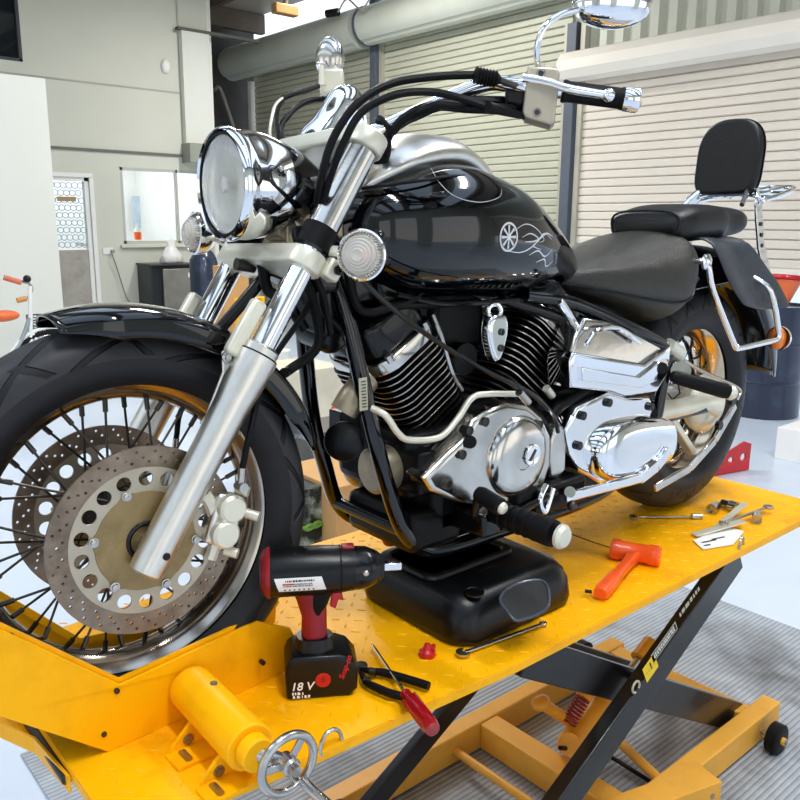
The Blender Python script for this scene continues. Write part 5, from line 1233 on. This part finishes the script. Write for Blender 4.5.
# unseen walls with open doorways behind the camera, added for contrast in reflections
q = mapmb(splines([R4(-8,7,FLOOR,CE)]+[R4(a,b,c,d)[::-1] for a,b,c,d in ((-5.8,-2.6,FLOOR+.01,2.3),(-1.5,1.4,FLOOR+.01,2.5),(2.6,5.6,FLOOR+.01,2.4))], .12), V((0,-5.6,0)), (1,0,0), (0,0,1)); struct('wall_right_unseen', q, wallgrey)
q = mapmb(splines([R4(-5.6,9,FLOOR,CE)]+[R4(-3.5,-.5,FLOOR+.01,2.4)[::-1], R4(1.2,5.0,FLOOR+.01,2.6)[::-1]], .12), V((-7,0,0)), (0,1,0), (0,0,1)); struct('wall_front_unseen', q, wallgrey)
# ceiling, purlins
q = splines([R4(-4.8,6.8,-8,12)]+[R4(a,b,c,d)[::-1] for a,b,c,d in ((-3.6,-1.6,-5,1.5),(-.9,.3,-5,7.5),(1.0,2.1,-5,1.6),(1.0,2.1,3.0,6.0),(2.9,4.0,-5,2))], .08); mb = mapmb(q, V((0,0,CE+.05)), (1,0,0), (0,1,0)); struct('ceiling', mb, ceilm)  # openings cut in the sheet to add top light from the sky
for i, x in enumerate((-3.0,-1.2,.6,2.4,4.2,5.6)): struct('trim_%d' % (13+i), MB().box((x,2.0,CE-.09),(.08,20,.2)), beamm)
for i, y in enumerate((9.0+1.6,6.2,2.5)): struct('trim_%d' % (19+i), MB().box((1.6,y,CE-.14),(10.4,.12,.28)), beamm)
# ceiling battens out of view, added to brighten the workshop
def batten(x, y, lab, e_=95):
    t = thing('added_ceiling_light', lab, 'light', (x,y,CE-.3), 'added unseen ceiling battens'); obj('batten', MB().box((x,y,CE-.2),(.2,1.5,.07)), whitepaint, t)
    obj('tube', MB().cyl((x,y-.7,CE-.25),(x,y+.7,CE-.25),.03), mat('added_tube_light','#ffffff',.4,emit='#ffffff',estr=6), t)
    l = bpy.data.lights.new('area','AREA'); l.shape = 'RECTANGLE'; l.size = .25; l.size_y = 1.5; l.energy = e_; l.color = (1,.985,.95)
    o = bpy.data.objects.new('added_fill_lamp', l); C.objects.link(o); o.location = (x,y,CE-.32); o.parent = None
for x, y in ((.2,-1.6),(3.0,-.6),(-2.2,1.8),(2.4,3.6),(5.0,6.2)): batten(x, y, e_={-1.6:75,-.6:75,1.8:45,3.6:110,6.2:130}[y], lab='added unseen ceiling batten over the workshop at %s' % {.2:'the camera side',3.0:'the lift rear',-2.2:'the far left',2.4:'the middle',5.0:'the shutters'}[x])
l = bpy.data.lights.new('area','AREA'); l.size = 1.6; l.energy = 62; l.color = (.96,.96,1); o = bpy.data.objects.new('added_office_lamp', l); C.objects.link(o); o.location = (3.6,10.2,2.1)  # unseen area lamp added to brighten the office behind the window
# pendant items at the ceiling
p = at(285,10,y=6.5); o = thing('ceiling_bracket', 'brown bracket fitting hanging under the ceiling above the left shutter', 'bracket', tuple(p))
obj('bracket_body', MB().box(p, (.28,.10,.10)), mat('bracket_brown','#96713f',.5,.2), o, bev=.01); obj('bracket_arm', MB().cyl(p, p+V((.05,0,.35)), .025), beamm, o)
p = at(338,12,x=6.4); o = thing('security_camera', 'small dark camera on a stalk beside the shutter housing', 'camera', tuple(p))
obj('camera_body', MB().cyl(p, p+V((-.05,.18,-.0)), .05), blackplast, o); obj('camera_cable', MB().tube([p, p+V((0,-.2,.12)), p+V((0,-.5,-.05)), p+V((0,-.75,.1))], .012, 6), postm, o)
# ================================================================ THINGS IN THE BACKGROUND
# fridge, bag, cylinder
fy = 8.55
p0, p1 = at(151,266,y=fy), at(197,268,y=fy)
fr_ = thing('bar_fridge', 'small black and grey bar fridge against the wall under the window', 'fridge', ((p0.x+p1.x)/2,fy+.25,FLOOR))
obj('cabinet', MB().box(((p0.x+p1.x)/2,fy+.22,(FLOOR+p0.z)/2),(p1.x-p0.x,.42,p0.z-FLOOR)), mat('fridge_black','#24282a',.4), fr_, bev=.01)
obj('door', MB().box((p0.x+(p1.x-p0.x)*.60,fy-.015,(FLOOR+p0.z)/2-.01),((p1.x-p0.x)*.74,.04,p0.z-FLOOR-.06)), mat('fridge_grey','#8e8b84',.4,.3), fr_, bev=.008)
obj('top_panel', MB().box(((p0.x+p1.x)/2,fy+.2,p0.z+.01),(p1.x-p0.x+.02,.48,.02)), mat('fridge_top','#3a3d3f',.4), fr_)
q = at(190,275,y=fy-.04); obj('magnet', MB().box(q,(.05,.01,.06)), white, fr_)
p = at(172,264,y=fy+.15)
rg = []
for f, r_, sq in ((0,.13,.6),(.10,.15,.7),(.35,.13,.7),(.6,.08,.6),(.78,.045,.5),(.9,.06,.3),(1,.03,.3)):
    rg.append([p+V((r_*cos(t)*(1+.12*sin(5*t+f*9)), r_*sq*sin(t), .30*f+.01)) for t in [2*pi*k/28 for k in range(28)]])
o = obj('plastic_bag', MB().rings(rg), mat('bag_white','#f2f0ee',.4,0,.05,8,trans=.15,dirt='#d04a50',dirtamt=.35,dscale=7), base=(p.x,p.y,p.z), smooth=70); tag(o, 'white plastic bag standing on the small fridge', 'bag')
p = at(207,300,y=7.9); zt = at(207,247,y=7.9).z
o = obj('gas_cylinder', MB().lathe([(0,.16),(0.02,.17),(zt-FLOOR-.16,.17),(zt-FLOOR-.06,.12),(zt-FLOOR,.04),(zt-FLOOR,0)], V((p.x,7.95,FLOOR)), (0,0,1), 32), navy, base=(p.x,7.95,FLOOR)); tag(o, 'tall dark navy cylinder standing right of the small fridge', 'cylinder')
# items behind the window
p = at(138,238,y=9.5); o = thing('spray_bottle', 'white bottle with orange label behind the window', 'bottle', (p.x,9.5,wz0)); z0 = wz0+.02
obj('bottle_body', MB().lathe([(0,.045),(.12,.045),(.17,.03),(.2,.015),(.24,.015)], V((p.x,9.5,z0)), (0,0,1), 20), whitepaint, o); obj('bottle_label', MB().cyl((p.x,9.5,z0+.02),(p.x,9.5,z0+.12),.047), orange, o)
struct('trim_22', MB().box((4.2,9.6,wz0-.02),(1.6,.6,.04)), whitepaint)
p0 = at(126,192,y=11.5); p1 = at(146,232,y=11.5)
o = obj('notice_poster', MB().box(((p0.x+p1.x)/2+.1,11.45,(p0.z+p1.z)/2),(.34,.02,.50)), mat('poster_blue','#b9c8d6',.6), base=((p0.x+p1.x)/2,11.53,p0.z)); tag(o, 'pale blue notice on the office wall seen through the window', 'poster')
# tan board, yellow trolley, plant seen between the fork legs
p = at(237,298,y=5.4); zt = at(237,266,y=5.4).z
o = obj('cardboard_box', MB().box((p.x,5.5,(FLOOR+zt)/2),(.26,.2,zt-FLOOR)), brown, base=(p.x,5.5,FLOOR), bev=.005); tag(o, 'tall narrow tan carton seen between the two fork legs', 'box')
p = at(250,312,y=4.9)
o = thing('hand_truck', 'yellow hand truck seen between the fork legs', 'trolley', (p.x,4.9,FLOOR))
mb = MB(); w = .12
mb.tube([V((p.x-w,4.9,FLOOR+.1)), V((p.x-w,4.9,p.z+.12)), V((p.x+w,4.9,p.z+.12)), V((p.x+w,4.9,FLOOR+.1))], .028, 10, sub=1)
mb.box((p.x,4.9,p.z),(.24,.04,.06)); mb.box((p.x-.02,4.88,p.z-.15),(.16,.06,.12))
obj('truck_frame', mb, yellow, o); obj('toe_plate', MB().box((p.x,4.8,FLOOR+.02),(.34,.25,.02)), yellow, o)
for s in (-1,1): obj('wheel', MB().cyl((p.x+s*.17,4.98,FLOOR+.1),(p.x+s*.21,4.98,FLOOR+.1),.1), blackrub, o)
p = at(272,300,y=5.6); o = thing('potted_plant', 'green potted plant half hidden behind the front brake hose', 'plant', (p.x,5.6,FLOOR))
obj('pot', MB().lathe([(0,.12),(.28,.17),(.28,.15)], V((p.x,5.6,FLOOR)), (0,0,1), 24), whitepaint, o)
rnd = random.Random(5); leafm = mat('leaf_green','#7f8f5c',.5,0,.25,12)
obj('stem', MB().cyl((p.x,5.6,FLOOR+.2),(p.x,5.6,p.z-.02),.012), leafm, o)
for k in range(16):
    a = rnd.uniform(0,2*pi); tl = rnd.uniform(.1,.5); L0 = rnd.uniform(.16,.26); d = V((cos(a)*cos(tl), sin(a)*cos(tl), sin(tl)+.3)).normalized(); c_ = V((p.x,5.6,p.z-rnd.uniform(0,.35))); s_ = d.cross(V((0,0,1))).normalized()
    g = [[c_+d*(L0*f)+s_*(w_*L0*.28*sin(pi*min(1,f*1.02+.04)))-V((0,0,.25*L0*f*f)) for w_ in (-1,0,1)] for f in [i/6 for i in range(7)]]
    obj('leaf', MB().grid(g), leafm, o, solid=.003)
# things behind the lift, seen between front wheel and frame
def cbox(px0, px1, pyt, y, d, name, m, label, cat, z0=FLOOR, bev=.004, hz=None):
    a, b = at(px0,pyt,y=y), at(px1,pyt,y=y); zt = a.z; 
    o = obj(name, MB().box(((a.x+b.x)/2,y+d/2,(z0+zt)/2),(b.x-a.x,d,zt-z0)), m, base=((a.x+b.x)/2,y+d/2,z0), bev=bev); tag(o, label, cat); return o
bx = cbox(336,405,488,1.25,.4,'cardboard_box',brown,'large open tan carton behind the lift, below the engine front','box')
o = cbox(288,332,494,1.35,.25,'storage_bag',mat('bag_pattern','#1c211d',.6,0,.3,8,dirt='#c9d6c4',dirtamt=.9,dscale=9),'black bag with pale and green pattern on the floor behind the front tyre','bag')
mb = MB()
for k in range(3):
    q = at(296+8*k,532-3*k,y=1.345); mb.tube([q, q+V((.03,0,.01)), q+V((.06,0,-.005)), q+V((.10,0,.008))], .008, 8)
obj('green_band', mb, mat('band_green','#6f9a3c',.5), o)
cbox(262,334,452,2.3,.3,'tool_case',mat('case_brown','#6b5040',.55,.1,.35,7,dirt='#c9b89a',dirtamt=.6,dscale=8),'brown metal case behind the lift seen right of the front tyre','case')
cbox(250,345,378,3.4,.5,'wooden_crate',mat('crate_cream','#d5cbb4',.7,0,.15,4),'cream crate standing furthest back beyond the front tyre','crate')
cb_ = cbox(330,384,434,1.75,.3,'tool_box',mat('toolbox_grey','#5b564e',.5,.2,.2,7),'grey metal box behind the lift seen through the frame tubes','box')
a = at(348,411,y=1.8); b = at(376,433,y=1.8); o = obj('fuel_jug', MB().box(((a.x+b.x)/2,1.88,(at(350,434,y=1.75).z+a.z)/2),(b.x-a.x,.14,a.z-at(350,434,y=1.75).z)), mat('bright_red_plastic','#f01818',.4), base=((a.x+b.x)/2,1.88,at(350,434,y=1.75).z), bev=.015, segs=4); tag(o, 'bright red container behind the frame downtube', 'container')
# drum with funnel
bc_ = V((6.10,1.80,FLOOR)); R_ = .29; Hb = .90
dm = obj('oil_drum', MB().lathe([(0,R_-.01),(0,R_),(.28,R_),(.295,R_+.012),(.31,R_),(.58,R_),(.595,R_+.012),(.61,R_),(Hb-.01,R_),(Hb,R_+.004),(Hb,R_-.012),(Hb-.02,R_-.014),(Hb-.02,0)], bc_, (0,0,1), 64), navy, base=tuple(bc_), smooth=30); tag(dm, 'dark navy steel drum standing behind the rear wheel', 'drum')
o = thing('funnel', 'red topped funnel standing on the navy drum', 'funnel', (bc_.x,bc_.y,FLOOR+Hb)); p = at(781,285,y=bc_.y-.1)
tz = FLOOR+Hb-.02
P0 = [at(772,308,y=1.7), at(788,310,y=1.7), at(799,283,y=1.7), at(773,272,y=1.7)]
z_ = min(P0[0].z,P0[1].z); sh_ = V((0,0,tz-z_))
obj('funnel_body', MB().rings([[ (P0[0]+P0[1])/2+sh_+V((.05*cos(t),.05*sin(t),0)) for t in [2*pi*k/28 for k in range(28)]], [(P0[2]+P0[3])/2+V((.12*cos(t),.12*sin(t),-.02)) for t in [2*pi*k/28 for k in range(28)]]]), mat('funnel_orange','#e8703c',.4), o)
obj('funnel_rim', MB().torus((P0[2]+P0[3])/2, (.1,0,1), .125, .022, 36, 10), red, o)
# red perforated wheel stand behind the tyre
a, b = at(706,478,z=FLOOR), at(748,470,z=FLOOR); d = (b-a).normalized(); n_ = V((-d.y,d.x,0))
o = thing('wheel_ramp', 'red perforated steel ramp on the floor behind the rear wheel', 'ramp', ((a+b)/2)[:])
ho = [circ2(.022,16,(-.20+.1*k,.0)) for k in range(5)]
L_ = (b-a).length
pl_ = splines([[(-L_/2,-.07),(L_/2,-.07),(L_/2,.10),(L_/2-.06,.12),(-.05,.06),(-L_/2,.05)]]+[circ2(.025,16,(-L_/2+.09+.11*k,.0+.01*k)) for k in range(int(L_/.12))], .012)
obj('side_plate', mapmb(pl_, (a+b)/2+V((0,0,.075)), d, dz), red, o); 
q2 = MB(); q2.add([p+n_*.2 for p in o.children[0].data.vertices and [v.co+rootloc(o) for v in o.children[0].data.vertices]], [tuple(f.vertices) for f in o.children[0].data.polygons]); obj('side_plate', q2, red, o)
obj('base_plate', MB().box((a+b)/2+n_*.1+V((0,0,.01)), (L_,.2,.012), axes=(d,n_,dz)), red, o)
# white carton at the right edge
a = at(793,462,z=FLOOR); cb = thing('white_carton', 'white carton with dark print at the right edge of the floor', 'box', (a.x+.2,a.y-.1,FLOOR))
h_ = at(793,432,y=a.y).z-FLOOR
obj('carton_body', MB().box((a.x+.2,a.y,FLOOR+h_/2),(.4,.25,h_)), white, cb, bev=.003)
for k in range(2): obj('carton_print', MB().box((a.x+.09,a.y-.126,FLOOR+h_*(.62-.28*k)),(.10,.003,.03)), black, cb)
# bicycle
by = 5.5; T_ = lambda px, py, y=by: at(px,py,y=y)
bk = thing('bicycle', 'white bicycle with orange grips leaning before the white partition', 'bicycle', (T_(25,300).x,by,FLOOR))
wm = mat('bicycle_white','#e8e8e2',.3,0,.03,8,coat=.4); og = mat('grip_orange','#cf6f52',.5); osd = mat('saddle_orange','#dd6a38',.5)
obj('handlebar', MB().tube([T_(4,277), T_(20,281), T_(29,284,by+.1), T_(32,290,by+.2), T_(27,298,by+.3), T_(17,300,by+.4)], .011, 8), steel, bk)
obj('grip', MB().cyl(T_(4,277.5), T_(21,282.5), .021), og, bk); obj('grip', MB().cyl(T_(17,300.5), T_(26,298.5), .021), mat('grip_tan','#c98a4a',.5), bk)
obj('bell', MB().ell(T_(27,279), .03), blackplast, bk)
fh = 1.0
a = T_(30,286); hub = V((a.x+.12,by,FLOOR+.33))
obj('steering_stem', MB().cyl(a, T_(31,345), .016), wm, bk)
obj('front_fork', MB().cyl(T_(31,330), hub, .014), wm, bk)
hub2 = V((hub.x-1.02,by,FLOOR+.33))
for nm, hh in (('front_wheel',hub),('rear_wheel',hub2)):
    w_ = obj(nm, MB().torus(hh, (0,1,0), .31, .018, 48, 8), blackrub, bk); obj('bicycle_rim', MB().torus(hh, (0,1,0), .285, .009, 48, 6), steel, w_)
    sp_ = MB()
    for k in range(20): t = 2*pi*k/20; sp_.cyl(hh, hh+V((.285*cos(t),0,.285*sin(t))), .0015, n=4)
    obj('wheel_spokes', sp_, steel, w_)
    obj('wheel_mudguard', MB().tube([hh+V((.345*cos(t),0,.345*sin(t))) for t in [radians(x) for x in range(20,200,15)]], .014, 8), wm, bk)
st2 = T_(22,313); obj('bicycle_frame', MB().tube([T_(30,318), V((hub.x-.25,by,FLOOR+.55)), V((hub.x-.5,by,FLOOR+.3))], .018, 8), mat('bike_grey','#9aa3a6',.4,.4), bk)
obj('bicycle_frame', MB().tube([V((hub.x-.5,by,FLOOR+.3)), V((hub.x-.66,by,FLOOR+.85))], .016, 8), wm, bk); obj('bicycle_frame', MB().tube([V((hub.x-.5,by,FLOOR+.3)), hub2], .012, 8), wm, bk)
p = T_(2,316); obj('saddle', MB().ell(p, (.13,.07,.045)), osd, bk); obj('seat_post', MB().cyl(p, V((hub.x-.62,by,FLOOR+.6)), .013), steel, bk)
# wire basket
mb = MB(); c0, c1, c2, c3 = T_(36,318), T_(68,316), T_(64,342), T_(39,340)
for dy in (0,.24):
    Y_ = V((0,dy,0))
    for f in [i/6 for i in range(7)]: mb.cyl(c0+(c1-c0)*f+Y_, c3+(c2-c3)*f+Y_, .006, n=5)
    for f in [i/4 for i in range(5)]: mb.cyl(c0+(c3-c0)*f+Y_, c1+(c2-c1)*f+Y_, .006, n=5)
for f in [i/4 for i in range(5)]: mb.cyl(c0+(c3-c0)*f, c0+(c3-c0)*f+V((0,.24,0)), .006, n=5); mb.cyl(c1+(c2-c1)*f, c1+(c2-c1)*f+V((0,.24,0)), .006, n=5)
obj('wire_basket', mb, blackmetal, bk)
# ================================================================ LIGHT
w = bpy.data.worlds.new('world'); bpy.context.scene.world = w; w.use_nodes = True; nt = w.node_tree
bg = nt.nodes['Background']; tc = nt.nodes.new('ShaderNodeTexCoord'); sx = nt.nodes.new('ShaderNodeSeparateXYZ'); cr = nt.nodes.new('ShaderNodeValToRGB')
nt.links.new(tc.outputs['Generated'], sx.inputs[0]); nt.links.new(sx.outputs['Z'], cr.inputs[0]); nt.links.new(cr.outputs[0], bg.inputs['Color'])
cr.color_ramp.elements[0].position = .0; cr.color_ramp.elements[0].color = (.92,.91,.88,1); cr.color_ramp.elements[1].position = .5; cr.color_ramp.elements[1].color = (.62,.78,1,1)
bg.inputs['Strength'].default_value = 1.7
sc = bpy.context.scene
sc.view_settings.view_transform = 'Standard'; sc.view_settings.look = 'None'; sc.view_settings.gamma = 1; sc.view_settings.exposure = .03
for o in C.objects:
    g = {'spanner':'spanners lying on the lift plate','socket':'loose sockets on the lift plate','strip':'pale metal strips on the lift plate'}.get(o.get('category')) if o.name.split('.')[0] in ('spanner','socket','metal_strip') else None
    if g: o['group'] = g
